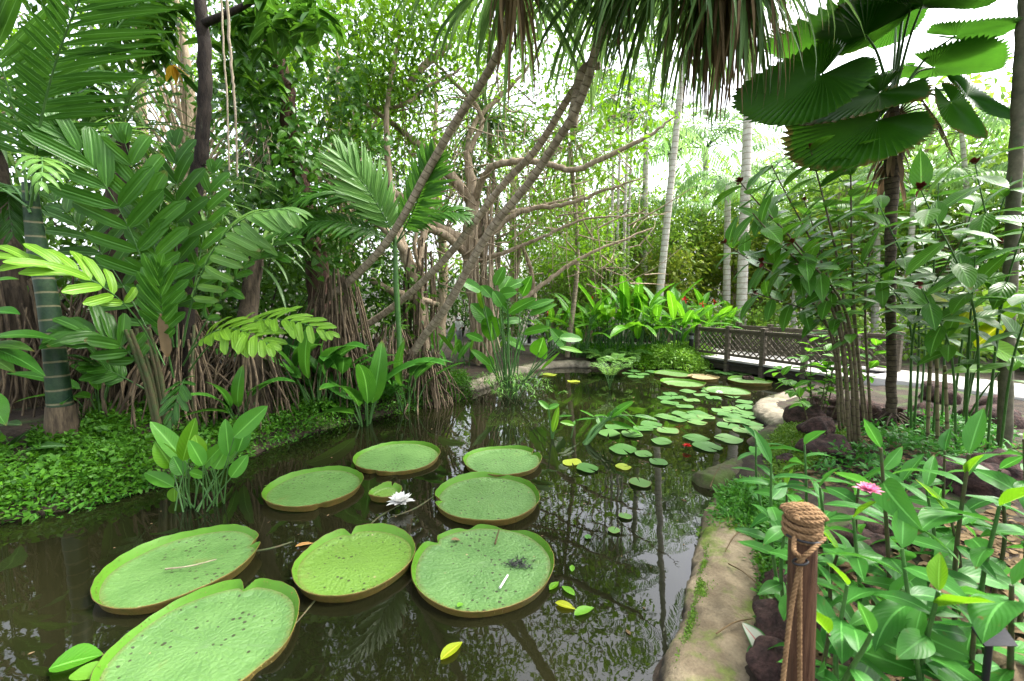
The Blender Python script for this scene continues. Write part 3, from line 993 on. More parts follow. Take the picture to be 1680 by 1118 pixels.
# small lily pads
def small_pad_mesh(seedk):
    rs = np.random.default_rng(seedk)
    n, nr = 40, 4
    th = np.linspace(.1, 2 * pi - .1, n)
    q = np.linspace(0, 1, nr + 1)
    rr = 1 + .02 * np.sin(5 * th + rs.uniform(0, 6)) + .03 * np.sin(2 * th + rs.uniform(0, 6))
    X = q[:, None] * rr * np.cos(th)
    Y = q[:, None] * rr * np.sin(th)
    Z = .0 + .05 * q[:, None] ** 3 * np.sin(3 * th + rs.uniform(0, 6)) + .03 * q[:, None] ** 2
    V = np.stack([X, Y, Z], -1)
    A = np.stack([np.repeat(q[:, None], n, 1), np.sin(th * 9)[None] * np.ones((nr + 1, 1)), np.full(X.shape, rs.uniform(0, 1))], -1)
    i = np.arange(nr)[:, None] * n
    j = np.arange(n - 1)[None]
    m = MB()
    m.add(V.reshape(-1, 3), np.stack([i + j, i + n + j, i + n + 1 + j, i + 1 + j], -1).reshape(-1, 4), A.reshape(-1, 3))
    return m
SPM = [small_pad_mesh(s).data('lily_pad', 'lilypad') for s in range(7)]
SPY = [small_pad_mesh(s + 20).data('lily_pad', 'lilypad_y') for s in range(2)]
z2 = lambda x, y: (860 + x / 3.818, 560 + y / 3.818)
def spad(px, py, hw, label, yel=False, grp='small lily pads', zz=.012):
    p = gp(px, py, 0)
    r = hw * p[1] / F
    o = bpy.data.objects.new('lily_pad', (SPY if yel else SPM)[int(rng.integers(2 if yel else 7))])
    o.location = (p[0], p[1], zz + R_(0, .01))
    o.rotation_euler = (R_(-.03, .03), R_(-.03, .03), R_(0, 6.3))
    o.scale = (r, r * R_(.9, 1.05), r)
    COL.objects.link(o)
    tag(o, label, 'lily pad', grp)
A1 = 'small lily pad in the raft in front of the flat silvery giant pad'
for x, y, w in ((1025, 318, 50), (915, 335, 50), (885, 362, 52), (970, 358, 45), (1050, 375, 52), (912, 390, 55), (1005, 413, 53), (1110, 343, 48), (1160, 322, 50), (1185, 360, 50), (1300, 348, 52), (1090, 295, 45)):
    spad(*z2(x, y), w / 3.818, A1, grp='small pads in the far raft')
A2 = 'small lily pad in the crowded raft beside the pale stone kerb'
for x, y, w in ((1378, 385, 50), (1385, 418, 58), (1290, 425, 50), (1235, 440, 58), (1270, 468, 58), (1372, 452, 66), (1400, 480, 48), (1330, 497, 78), (1430, 527, 60), (1275, 535, 70), (1385, 568, 75), (1465, 555, 50), (1300, 505, 50), (1325, 470, 45), (1440, 590, 40)):
    spad(*z2(x, y), w / 3.818, A2, grp='small pads in the raft by the kerb')
A3 = 'small lily pad in the raft between the leaning arum leaves and the kerb raft'
for x, y, w in ((885, 478, 65), (980, 460, 58), (1085, 458, 65), (960, 500, 58), (1050, 487, 70), (1140, 482, 55), (1085, 515, 60)):
    spad(*z2(x, y), w / 3.818, A3, grp='small pads in the middle raft')
for x, y, w, lab, ye in ((795, 527, 68, 'lily pad at the tip of the fallen arum leaves', 0), (745, 553, 62, 'lily pad tucked under the tip of the fallen arum leaves', 0), (580, 545, 75, 'lily pad right under the fallen arum leaf blades', 0),
        (530, 584, 70, 'left one of two lily pads side by side below the fallen arum', 0), (675, 590, 72, 'right one of two lily pads side by side below the fallen arum', 0), (900, 568, 66, 'lone bluish lily pad below the middle raft', 0),
        (860, 635, 66, 'bright green wet lily pad over the palm trunk reflection', 0), (1075, 615, 82, 'large lily pad just above the small red flower', 0), (1145, 667, 92, 'large pale lily pad right of the small red flower', 0),
        (1280, 620, 82, 'silvery lily pad over the two white trunk reflections', 0), (618, 685, 85, 'large dark lily pad below the side by side pair', 0), (745, 715, 60, 'lily pad between the large dark one and the trunk reflection', 0),
        (840, 762, 62, 'lily pad directly on the ringed trunk reflection', 0), (300, 765, 60, 'yellowing spotted lily pad nearest the giant pads', 1), (395, 803, 72, 'plain bright green lily pad next to the yellowing one', 0),
        (620, 793, 50, 'olive half-sunk lily pad below the large dark one', 1), (725, 895, 75, 'lone round lily pad in the open dark water', 0), (160, 213, 45, 'yellow pad near the arum clump at the back', 1), (310, 255, 40, 'old yellow pad behind the feathery pond palm reflection', 1)):
    spad(*z2(x, y), w / 3.818, lab, bool(ye))
for x, y, w, lab in ((1302, 367, 32, 'small pad alone above the white sky reflection'), (1250, 432, 30, 'small pale round pad floating on the grass-like reflection'), (1130, 462, 18, 'tiny pale disc leaf floating in open water')):
    spad(560 + x / 2.795, 718 + y / 2.795, w / 2.795, lab)
A4 = 'tiny lily pad at the back edge under the leafy mound and bridge'
for x, y, w in ((1330, 200, 40), (1385, 212, 40), (1270, 208, 40), (1180, 190, 45), (1220, 200, 35), (690, 192, 40), (740, 212, 45), (700, 228, 50), (800, 195, 40), (650, 205, 35)):
    spad(*z2(x, y), w / 3.818, A4, grp='tiny pads at the back edge')
for x, y, L, rz, mt, lab in ((1058, 616, .09, 1.4, 'rim_in', 'upper one of three green leaves floating right of the chewed pad'), (955, 700, .12, .9, 'young', 'yellow-green leaf floating against the chewed pad'), (1070, 725, .13, 2.2, 'rim_in', 'green oval leaf floating in the sky reflection'),
                         (980, 757, .14, -.4, 'yellowing', 'curled yellow leaf floating below the yellow-green one'), (1068, 815, .16, .5, 'rim_in', 'larger green leaf floating nearest the sandy kerb'), (455, 1020, .17, .9, 'yellowing', 'olive sunken leaf in dark water at the bottom of the picture')):
    debris(560 + x / 2.795, 718 + y / 2.795, .012, L, L * .22, rz, mt, lab, 'floating_leaf', 'leaf', .2)
for px, py, L, rz, lab, wd in ((80, 1098, .22, .5, 'dark round leaf at the bottom left water corner', .1), (115, 1108, .2, .1, 'bright green leaf at the bottom left water corner', .06)):
    debris(px, py, .02, L, wd, rz, 'arum' if wd > .08 else 'rim_in', lab, 'floating_leaf', 'leaf', .2)

# ================================================================== PLANTS
UP = np.array([0, 0, 1.0])
CAMP = np.array([0, 0, H])

def leafpx(root, b, t_, Z0, Z1, wpx, mat, shape=T_BIG, bend=.35, fold=.25, face=.5, stalk=None, sm_=None, sr=.008, wave=.02, back=0.0, label=None, roll=0.0, name='leaf'):
    """one blade from the photograph point b to t_, its stalk rooted at `stalk` (world)"""
    P, Q = at(*b, Z0), at(*t_, Z1)
    D = Q - P
    L = np.linalg.norm(D)
    toc = nrm(CAMP - P)
    U = nrm(UP * (1 - face) + toc * face + nrm(np.cross(D, UP)) * roll)
    D = nrm(D) + U * bend * .25
    m = MB()
    scatter(m, shape, P, D, U, L * 1.04, wpx * .5 * (Z0 + Z1) / 2 / F, bend, fold, None, 0, wave, back)
    o = m.build(name, mat, root)
    if label:
        o['label'] = label
    if stalk is not None and sm_ is not None:
        mid = (np.asarray(stalk) + P) / 2 + np.array([0, 0, .08 * L])
        tube(sm_, [stalk, mid, P], [sr, sr * .8, sr * .5], 6, 12)
    return o

def clump(name, label, cat, base, n, h, L, Wd, mat, stem='stem_g', spread=.15, lean=(.05, .5), out=(.3, 1.1), bend=(.4, 1.0), shape=T_BIG, group=None, sr=.014, yl=0, wave=.03, fold=.22, fl=None):
    base = np.asarray(base, float)
    root = thing(name, label, cat, base, group)
    sm_ = MB()
    a0 = R_(0, 6)
    for k in range(n):
        a = a0 + k * 2.4 + R_(-.3, .3)
        o_ = np.array([cos(a), sin(a), 0])
        b = base + o_ * R_(0, spread)
        le = R_(*lean)
        hh = h * R_(.3, 1.05)
        top = b + (o_ * sin(le) + UP * cos(le)) * hh
        tube(sm_, [b, b * .5 + top * .5 + o_ * -.03, top], [sr, sr * .8, sr * .45], 6, 10)
        ou = R_(*out)
        D = o_ * sin(ou) + UP * cos(ou)
        m = MB()
        l_ = L * R_(.75, 1.15)
        scatter(m, shape, top, D, UP + rng.normal(0, .25, 3), l_, Wd * l_ / L * R_(.9, 1.1), R_(*bend), fold, None, 0, wave)
        m.build('leaf', 'young' if R_(0, 1) < yl else mat, root)
    if fl:
        a = R_(0, 6)
        t_ = base + np.array([cos(a) * .2, sin(a) * .2, h * 1.35])
        tube(sm_, [base, t_], [sr, sr * .4], 6, 10)
        m = MB()
        scatter(m, T_SM, np.repeat(t_[None], 7, 0), rng.normal(0, 1, (7, 3)) + UP, UP, .13, .035, .5, .3)
        m.build('flower', fl, root)
    sm_.build('stem', stem, root)
    return root

def palm(name, label, cat, base, trunk=None, group=None, mat_t='stem_g', rt=(.08, .05)):
    root = thing(name, label, cat, base, group)
    if trunk is not None:
        m = MB()
        tube(m, trunk, rt, 14, 40)
        m.build('trunk', mat_t, root)
    return root

def add_frond(root, mat, *pts, **kw):
    m = MB()
    frond(m, *pts, **kw)
    return m.build('frond', [mat, kw.pop('stalkmat', 'stem_g')], root)

def pond_litter():
    m = MB()
    q = np.concatenate([rng.uniform((-4, 2), (2.2, 9), (70, 2)), rng.uniform((.6, 2.2), (2.6, 6.5), (110, 2)), rng.uniform((-.8, 7.5), (3.5, 9.5), (70, 2))])
    q = q[sdist(q[:, 0], q[:, 1]) < -.03]
    for (c, r_, *_z) in PADS:
        q = q[np.hypot(q[:, 0] - c[0], q[:, 1] - c[1]) > r_ + .03]
    k = len(q)
    a = rng.uniform(0, 6.3, k)
    L = rng.uniform(.008, .03, k) * rng.choice([1, 1, 1, 1, 2], k)
    scatter(m, T_SM, np.c_[q, np.full(k, .004)], np.stack([np.cos(a), np.sin(a), 0 * a], -1), UP + rng.normal(0, .06, (k, 3)), L, L * .3, .1, .1, None, 0)
    solo('pond_litter', m, 'dead', 'tiny dead leaf scraps and specks floating over the dark pond', 'litter', kind='stuff', org=(0, 5, 0))
pond_litter()

# ---- left: leaning palm with the ringed green trunk
b = on(108, 738, .3)
Z = b[1]
pts = [b - [0, 0, .1], at(101, 690, Z), at(92, 600, Z), at(78, 490, Z + .05), at(60, 400, Z + .05), at(48, 300, Z)]
r = palm('ringed_palm', 'leaning palm with glossy dark green ringed trunk at the far left', 'palm', b, pts, mat_t='ringtrunk', rt=(.155, .12, .10, .095, .085, .06))
m = MB()
tube(m, [b - [0, 0, .1], at(103, 715, Z), at(100, 665, Z)], [.2, .16, .127], 14, 12)
m.build('trunk_base', 'root', r)
for mat, p0, p1, p2, kw in [
        ('palm_dark', (52, 330, 4.6), (62, 120, 4.4), (165, -70, 4.0), dict(n=24, ll=.95, lw=.04, ld=.35, lift=.25, a0=1.2, a1=.7, rs=.34)),
        ('palm_dark', (45, 330, 4.7), (30, 120, 4.6), (-60, -20, 4.2), dict(n=19, ll=.95, lw=.05, ld=.3)),
        ('palm_pale', (55, 330, 4.7), (110, 170, 5.0), (250, 235, 5.4), dict(n=26, ll=.5, lw=.028, ld=.6)),
        ('palm_dark', (50, 320, 4.7), (110, 20, 5.2), (150, 180, 5.6), dict(n=24, ll=.6, lw=.03, ld=.9)),
        ('palm_dark', (45, 340, 4.7), (-60, 250, 4.8), (-160, 330, 4.6), dict(n=24, ll=.7, lw=.035, ld=.8)),
        ('palm_dark', (50, 350, 4.7), (0, 250, 5.0), (20, 380, 4.9), dict(n=20, ll=.5, lw=.03, ld=.9)),
        ('palm_dark', (55, 330, 4.8), (130, 60, 5.4), (330, -90, 5.8), dict(n=26, ll=.7, lw=.035, ld=.7)),
        ('palm_pale', (50, 340, 4.6), (75, 200, 4.3), (68, 300, 4.0), dict(n=10, ll=.3, lw=.03, ld=1.0))]:
    add_frond(r, mat, at(*p0), at(*p1), at(*p2), **kw)

# ---- left: clustering broad leaflet palm
b = on(300, 690, .4)
r = palm('broad_leaf_palm', 'clustering palm with broad blunt leaflets between the ringed trunk and the screw pines', 'palm', b)
for i in range(7):
    m = MB()
    a = np.array([R_(-.3, .3), R_(-.3, .3), 0])
    tube(m, [b + a - [0, 0, .1], b + a * 1.3 + [0, 0, .6], b + a * 1.8 + [0, 0, 1.2]], [.03, .025, .018], 8, 12)
    m.build('stem', 'stem_r', r)
Bf = dict(t=T_BLUNT, rach=.011, jit=.13, up=(.1, -.6, .75))
for mat, p0, p1, p2, kw in [
        ('palm_mid', (275, 580, 5.3), (225, 330, 5.0), (105, 225, 4.6), dict(n=9, ll=.6, lw=.075, a0=1.1, a1=.5, ld=.35)),
        ('palm_mid', (285, 570, 5.3), (255, 380, 5.1), (205, 235, 4.9), dict(n=8, ll=.56, lw=.075, a0=1.1, a1=.4, ld=.4)),
        ('palm_dark', (290, 570, 5.3), (290, 390, 5.3), (290, 240, 5.4), dict(n=9, ll=.55, lw=.07, a0=1.1, a1=.4, ld=.3)),
        ('palm_pale', (300, 570, 5.3), (335, 330, 5.0), (475, 345, 4.7), dict(n=16, ll=.55, lw=.05, a0=1.2, a1=.5, ld=.9, lift=-.2)),
        ('palm_mid', (300, 560, 5.3), (330, 420, 5.4), (350, 285, 5.6), dict(n=8, ll=.48, lw=.065, a0=1.0, a1=.4, ld=.3)),
        ('palm_light', (262, 600, 5.1), (215, 440, 4.5), (20, 425, 4.1), dict(n=9, ll=.42, lw=.052, a0=1.0, a1=.35, ld=.5, start=.42)),
        ('palm_light', (310, 610, 5.2), (390, 480, 4.7), (535, 545, 4.5), dict(n=13, ll=.34, lw=.04, a0=1.0, a1=.5, ld=.6, start=.4)),
        ('palm_light', (300, 600, 5.1), (350, 500, 4.7), (440, 565, 4.4), dict(n=12, ll=.4, lw=.05, a0=1.0, a1=.5, ld=.7, start=.35)),
        ('palm_dark', (255, 660, 5.2), (215, 530, 4.8), (105, 545, 4.6), dict(n=9, ll=.42, lw=.065, a0=1.1, a1=.5, ld=.4, start=.35)),
        ('palm_mid', (310, 580, 5.3), (390, 420, 5.2), (470, 395, 5.1), dict(n=12, ll=.5, lw=.05, a0=1.1, a1=.5, ld=.5)),
        ('palm_dark', (270, 600, 5.4), (190, 420, 5.5), (90, 330, 5.6), dict(n=9, ll=.5, lw=.065, a0=1.1, a1=.5, ld=.5)),
        ('palm_mid', (285, 620, 5.0), (265, 540, 4.8), (262, 440, 4.7), dict(n=9, ll=.42, lw=.055, a0=.9, a1=.4, ld=.3, start=.4)),
        ('palm_dark', (300, 640, 5.0), (310, 590, 4.7), (280, 690, 4.5), dict(n=8, ll=.25, lw=.03, a0=.9, a1=.4, ld=.3, start=.4)),
        ('palm_mid', (240, 640, 5.2), (170, 600, 5.0), (150, 600, 4.8), dict(n=8, ll=.35, lw=.05, a0=.9, a1=.4, ld=.4, start=.3))]:
    add_frond(r, mat, at(*p0), at(*p1), at(*p2), **{**Bf, **kw})
m = MB()
scatter(m, T_BLUNT, at(264, 515, 4.8), at(276, 590, 4.8) - at(264, 515, 4.8), CAMP - b, .5, .05, .15, .5)
m.build('dead_sheath', 'dead', r)['label'] = 'pale dry hanging leaf sheath'

# ---- small feather palm in the middle left
b = on(655, 640, .4)
Zp = 7.4
r = palm('feather_palm', 'slim young palm with arching feather fronds in front of the leaning screw pine stems', 'palm', b, [b, at(655, 560, Zp), at(650, 470, Zp), at(648, 390, Zp)], mat_t='stem_g', rt=(.05, .045, .05, .03))
for mat, p0, p1, p2, kw in [
        ('palm_pale', (650, 400, 7.4), (625, 330, 7.2), (560, 258, 6.9), dict(n=24, ll=.75, lw=.045, up=(0,-.7,.7), a0=1.0, a1=.4, ld=.4)),
        ('palm_mid', (650, 400, 7.4), (690, 330, 7.2), (712, 255, 7.0), dict(n=26, ll=.62, lw=.048, up=(.2,-.7,.7), a0=1.2, a1=.5, ld=.5)),
        ('palm_mid', (648, 400, 7.4), (590, 280, 7.2), (490, 330, 7.0), dict(n=24, ll=.62, lw=.045, up=(0,-.6,.8), a0=1.2, a1=.5, ld=.7)),
        ('palm_dark', (648, 410, 7.4), (560, 330, 7.0), (450, 385, 6.8), dict(n=24, ll=.6, lw=.042, up=(0,-.6,.8), a0=1.2, a1=.5, ld=.8)),
        ('palm_mid', (650, 400, 7.4), (710, 330, 7.4), (765, 355, 7.3), dict(n=22, ll=.5, lw=.04, up=(0,-.6,.8), a0=1.2, a1=.5, ld=.7)),
        ('palm_dark', (648, 410, 7.5), (600, 340, 7.9), (530, 420, 8.0), dict(n=22, ll=.5, lw=.03, a0=1.2, a1=.5, ld=.9)),
        ('palm_dark', (650, 400, 7.4), (650, 330, 7.6), (600, 300, 7.8), dict(n=22, ll=.45, lw=.03, a0=1.2, a1=.5, ld=.6))]:
    add_frond(r, mat, at(*p0), at(*p1), at(*p2), **kw)

# ---- screw pines (pandanus) with stilt roots
def stilts(m, top, n, spread, zt=.0, thick=(.006, .019), jit=.25, ell=1.0):
    top = np.asarray(top, float)
    for k in range(int(n * 1.7)):
        a = R_(0, 2 * pi)
        q = R_(.15, 1) ** .7 * spread
        e = top + np.array([cos(a) * q * ell, sin(a) * q, 0])
        e[2] = gz(e[0], e[1]) - .06
        w_ = R_(.1, .55)
        s = top + np.array([cos(a) * (.05 + q * w_), sin(a) * (.05 + q * w_), -R_(0, .6) * (top[2] - e[2])])
        mid = s * .45 + e * .55 + np.array([cos(a), sin(a), 0]) * q * R_(-.1, .3) + rng.normal(0, .06, 3)
        th = R_(*thick)
        tube(m, [s, mid, e], [th, th * .9, th * .75], 6, 10, wob=.006, cap=False)

def tuft(m, head, n, L, Wd, el=(-.6, 1.0), bend=1.0, sq=(1, 1), mi=0, L_j=.3, hz=.15):
    a = rng.uniform(0, 2 * pi, n)
    e = rng.uniform(*el, n)
    D = np.stack([np.cos(a) * np.cos(e) * sq[0], np.sin(a) * np.cos(e) * sq[1], np.sin(e)], -1)
    P = np.asarray(head) + D * rng.uniform(.03, .2, n)[:, None] + np.array([0, 0, 1]) * rng.uniform(-hz, hz, n)[:, None]
    scatter(m, T_STRAP, P, D, UP + rng.normal(0, .1, (n, 3)), L * rng.uniform(1 - L_j, 1 + L_j, n), Wd * rng.uniform(.7, 1.1, n), (pi / 2 + e) * bend * rng.uniform(.75, 1.0, n), .45, None, mi)

ROOTS = [((20, 440, 5.7), 80, 1.15, 'stilt root thicket of a screw pine at the far left behind the ringed palm', (-10, 250)),
         ((185, 430, 6.0), 95, 1.0, 'stilt root thicket of a screw pine right of the ringed palm trunk', (200, 210)),
         ((300, 500, 6.0), 80, .95, 'stilt root thicket of a screw pine behind the broad leaf palm', (310, 330)),
         ((405, 540, 6.1), 60, .75, 'stilt root thicket of a screw pine behind the pale fronds', (420, 420))]
for (top, n, sp_, lab, up_) in ROOTS:
    T0 = at(*top)
    g = gz(T0[0], T0[1])
    r = thing('screw_pine', lab, 'screw pine', (T0[0], T0[1], g), 'screw pines along the left bank')
    m = MB()
    stilts(m, T0, n, sp_)
    m.build('stilt_roots', 'root', r)
    m = MB()
    tube(m, [T0 * [1, 1, 0] + [0, 0, g - .1], T0 * [1, 1, 0] + [.03, .05, (g + T0[2]) / 2], T0, at(*up_, top[2] + .3)], [.28, .22, .14, .10], 10, 24, wob=.012)
    m.build('trunk', 'root_dk', r)
    m = MB()
    hd = at(*up_, top[2] + .3)
    tuft(m, hd, 40, 1.1, .028, (-.4, 1.2), .85)
    m.build('leaves', 'strap', r)

def leaner(label, basepx, path, rad, roots, head, extra=None):
    T0 = at(*path[0])
    b = np.array([T0[0], T0[1], gz(T0[0], T0[1])])
    r = thing('screw_pine', label, 'screw pine', b, 'screw pines leaning over the pond')
    m = MB()
    P = [at(*q) for q in path]
    tube(m, P, rad, 14, 60)
    for e in (extra or []):
        tube(m, [at(*q) for q in e[0]], e[1], 8, 16)
    m.build('trunk', 'pandan', r)
    m = MB()
    stilts(m, at(*roots[0]), roots[1], roots[2])
    m.build('stilt_roots', 'root', r)
    for hd, n, l_, wd, el, mat, nm, sq in head:
        m = MB()
        tuft(m, at(*hd), n, l_, wd, el, .97, sq)
        m.build(nm, mat, r)
    return r

leaner('leftmost of three leaning screw pine stems, rising from a stilt root skirt', None,
       [(520, 500, 7.6), (570, 465, 7.5), (640, 390, 7.3), (705, 275, 7.0), (745, 205, 6.7), (800, 120, 6.3), (828, 55, 6.0), (842, -30, 5.8)], (.07, .066, .063, .066, .063, .06, .056, .05),
       ((548, 440, 7.4), 110, .8),
       [((842, -55, 5.7), 110, 1.55, .032, (-.5, .9), 'strap', 'leaves', (1, 1)), ((842, -60, 5.7), 36, 1.15, .02, (-1.2, -.3), 'dead', 'dead_leaves', (.55, .55))])
leaner('middle one of the three leaning screw pine stems, forked near its top', None,
       [(560, 560, 8.4), (650, 500, 8.0), (735, 420, 7.6), (820, 310, 7.2), (880, 245, 6.9), (930, 165, 6.5), (965, 110, 6.2), (1000, 30, 5.8), (1012, -40, 5.6)], (.066, .064, .062, .06, .058, .055, .053, .05, .05),
       ((640, 530, 8.0), 50, .7),
       [((1005, -70, 5.5), 110, 1.5, .03, (-.5, .9), 'strap', 'leaves', (1, 1)), ((1005, -70, 5.5), 12, .9, .02, (-1.2, -.3), 'dead', 'dead_leaves', (.5, .5))])
leaner('lowest, palest of three leaning screw pine stems, reaching the big leaf curtain', None,
       [(640, 640, 8.2), (690, 560, 7.9), (735, 500, 7.6), (800, 385, 7.1), (868, 300, 6.7), (905, 245, 6.4), (940, 190, 6.1), (965, 130, 5.9), (985, 60, 5.6), (1060, -60, 5.1), (1120, -110, 4.9)], (.078, .075, .072, .068, .064, .062, .06, .056, .053, .05, .05),
       ((690, 570, 7.9), 70, .8),
       [((1125, -110, 4.85), 460, 1.5, .022, (-.6, .8), 'strap', 'leaves', (.95, .9)), ((1190, -100, 4.8), 170, 1.42, .015, (-1.3, -.3), 'dead', 'dead_leaves', (.55, .6)),
        ((1200, -80, 4.9), 130, 1.4, .024, (-.9, .3), 'strap', 'leaves', (.6, .8))],
       [([(938, 118 + 90, 6.2), (955, 118, 6.1), (985, 108, 6.0)], (.08, .06, .05))])
# far pandanus heads hanging in the middle distance
for px, py, Z, n, L, lab, mt in ((800, 200, 12.6, 100, 2.0, 'screw pine crown of long grey-green leaves hanging behind the leaning stems', 'strap'), (935, 235, 12.8, 80, 1.8, 'screw pine crown with pale yellowing leaves right of the leaning stems', 'strap_pale'), (775, 300, 12.4, 60, 1.3, 'dark small screw pine crown low in the fig limbs', 'strap')):
    hd = at(px, py, Z)
    r = thing('screw_pine', lab, 'screw pine', (hd[0], hd[1], gz(hd[0], hd[1])), 'screw pine crowns behind')
    m = MB()
    tuft(m, hd, n, L, .035, (-.5, 1.1), .9)
    m.build('leaves', mt, r)
    m = MB()
    tube(m, [[hd[0], hd[1], gz(hd[0], hd[1])], [hd[0] + .3, hd[1] + .2, hd[2] * .5], hd], [.08, .07, .06], 8, 16)
    m.build('trunk', 'pandan', r)

# ---- fig tree (banyan) with limbs and aerial roots
def limbs(m, L):
    for P, R in L:
        tube(m, [at(*q) for q in P], np.array(R) * .72, 9, max(16, len(P) * 7), wob=.012)

fb = on(770, 575, .1)
r = thing('banyan_fig', 'sprawling pale-barked fig tree with roped aerial roots and long low limbs behind the leaning stems', 'fig tree', fb)
m = MB()
ZF = 11.0
limbs(m, [([(800, 590, ZF), (788, 520, ZF), (772, 450, ZF), (770, 380, ZF), (775, 320, ZF), (765, 250, ZF)], (.36, .29, .27, .25, .22, .12)),
          ([(782, 590, ZF), (776, 500, ZF - .1), (774, 400, ZF - .2), (785, 330, ZF)], (.16, .12, .12, .06)),
          ([(768, 400, ZF), (700, 360, ZF - .5), (640, 310, ZF - .8), (600, 270, ZF - 1)], (.2, .17, .13, .06)),
          ([(775, 330, ZF), (740, 290, ZF - .3), (705, 255, ZF - .5), (690, 240, ZF - .5), (600, 170, ZF - .5)], (.2, .18, .15, .12, .06)),
          ([(770, 420, ZF), (720, 380, ZF - .6), (670, 370, ZF - 1), (610, 330, ZF - 1.2)], (.16, .14, .11, .05)),
          ([(775, 410, ZF), (850, 350, ZF - .3), (930, 335, ZF - .6), (1000, 310, ZF - .8), (1060, 290, ZF - 1)], (.13, .09, .07, .05, .02)),
          ([(775, 395, ZF), (820, 355, ZF), (900, 335, ZF + .3), (960, 320, ZF + .5)], (.10, .08, .06, .03)),
          ([(778, 330, ZF), (800, 280, ZF - .5), (840, 265, ZF - .8), (900, 270, ZF - 1), (940, 280, ZF - 1.2), (985, 262, ZF - 1.4), (1060, 225, ZF - 1.6), (1110, 190, ZF - 1.8)], (.13, .12, .11, .1, .09, .08, .06, .02)),
          ([(780, 430, ZF), (840, 410, ZF - .3), (900, 385, ZF - .5), (960, 360, ZF - .7), (1040, 355, ZF - 1)], (.09, .07, .055, .04, .015)),
          ([(770, 250, ZF), (790, 190, ZF), (740, 130, ZF), (700, 90, ZF)], (.1, .08, .06, .03)),
          ([(765, 260, ZF), (780, 200, ZF + .3), (850, 130, ZF + .5), (900, 60, ZF + .5)], (.1, .09, .06, .03)),
          ([(665, 145, ZF - 1), (700, 105, ZF - 1), (740, 75, ZF - 1)], (.13, .11, .07)),
          ([(560, 175, ZF - .5), (650, 175, ZF - 1), (700, 145, ZF - 1), (760, 110, ZF - 1)], (.06, .06, .05, .03)),
          ([(850, 500, ZF), (900, 460, ZF), (960, 420, ZF), (1070, 375, ZF)], (.09, .08, .06, .03)),
          ([(880, 520, ZF + 1), (870, 440, ZF + 1), (850, 390, ZF + 1)], (.1, .09, .05)), ([(845, 470, ZF + 1), (852, 420, ZF + 1), (850, 380, ZF + 1)], (.08, .07, .04))])
for _ in range(300):   # fine branches
    s = at(R_(600, 1060), R_(120, 470), ZF + R_(-1, 1.2))
    e = s + np.array([R_(-1.2, 1.6), R_(-.6, .6), R_(-.3, .9)])
    tube(m, [s, (s + e) / 2 + rng.normal(0, .1, 3), e], [R_(.008, .026), .007], 5, 9, cap=False)
m.build('trunk', 'bark', r)
m = MB()
for _ in range(30):
    x = R_(776, 812)
    t0 = at(x, R_(280, 430), ZF + R_(-.25, .25))
    e = at(x + R_(-14, 14), R_(575, 600), ZF + R_(-.4, .3))
    th = R_(.012, .04)
    tube(m, [t0, (t0 + e) / 2 + rng.normal(0, .08, 3), e], [th, th, th * 1.2], 5, 14, wob=.01, cap=False)
for _ in range(130):
    x = R_(590, 1010)
    t0 = at(x, R_(150, 380), ZF + R_(-1, .5))
    e = t0 - UP * R_(.4, 2.2) + rng.normal(0, .08, 3)
    tube(m, [t0, (t0 + e) / 2 + rng.normal(0, .04, 3), e], [R_(.005, .012), .004], 4, 8, cap=False)
m.build('aerial_roots', 'bark', r)

def crown_px(m, lst, per, rad, L, asp=.4, droop=.3):
    for px, py, Z, rx, ry, rz, n in lst:
        k = n
        d = rng.normal(0, 1, (k, 3))
        d = nrm(d) * rng.uniform(.15, 1, (k, 1)) ** .45
        c = at(px, py, Z)
        C = c + d * np.array([rx * Z / F, rz, ry * Z / F])
        clumps(m, C, per, rad, L, asp, droop=droop)

m = MB()
crown_px(m, [(560, 60, 9.5, 150, 90, 1.5, 110), (700, 60, 11, 130, 100, 1.5, 80), (620, 190, 10.5, 90, 70, 1.2, 60), (850, 140, 12, 120, 120, 1.5, 60), (900, 380, 12, 130, 60, 1.2, 60), (1010, 200, 10, 80, 90, 1.0, 36), (740, 10, 10, 160, 60, 1.5, 70),
             (980, 60, 12, 150, 110, 1.5, 60), (640, -100, 10, 300, 100, 2, 120), (960, -120, 12, 300, 120, 2, 90), (850, 270, 12.5, 150, 70, 1, 45)], 20, .24, .19)
m.build('crown', 'ficus', r)

b = on(672, 590, .3)
r = thing('strangler_fig', 'second fig trunk wrapped in twisted aerial roots left of the main fig trunk', 'fig tree', b)
ZG = 9.6
m = MB()
limbs(m, [([(690, 610, ZG), (690, 540, ZG), (688, 480, ZG), (670, 430, ZG), (650, 380, ZG)], (.3, .25, .24, .2, .14)), ([(688, 480, ZG), (690, 410, ZG + .2), (700, 370, ZG + .3), (715, 300, ZG + .4)], (.14, .13, .11, .06)),
          ([(670, 430, ZG), (655, 400, ZG - .1), (600, 350, ZG - .2), (560, 310, ZG - .2)], (.14, .12, .1, .05)), ([(700, 470, ZG), (680, 400, ZG - .1), (700, 350, ZG)], (.07, .06, .03)),
          ([(660, 400, ZG), (640, 300, ZG), (635, 180, ZG), (655, 60, ZG)], (.12, .1, .08, .05)),
          ([(610, 460, ZG), (650, 480, ZG - .2), (720, 500, ZG)], (.1, .12, .08))])
m.build('trunk', 'bark', r)
m = MB()
for _ in range(34):
    x = R_(655, 715)
    t0 = at(x, R_(390, 480), ZG + R_(-.25, .25))
    e = at(x + R_(-12, 25), R_(590, 620), ZG + R_(-.4, .3))
    th = R_(.01, .03)
    tube(m, [t0, (t0 + e) / 2 + rng.normal(0, .09, 3), e], [th, th, th], 5, 12, wob=.01, cap=False)
m.build('aerial_roots', 'root', r)
m = MB()
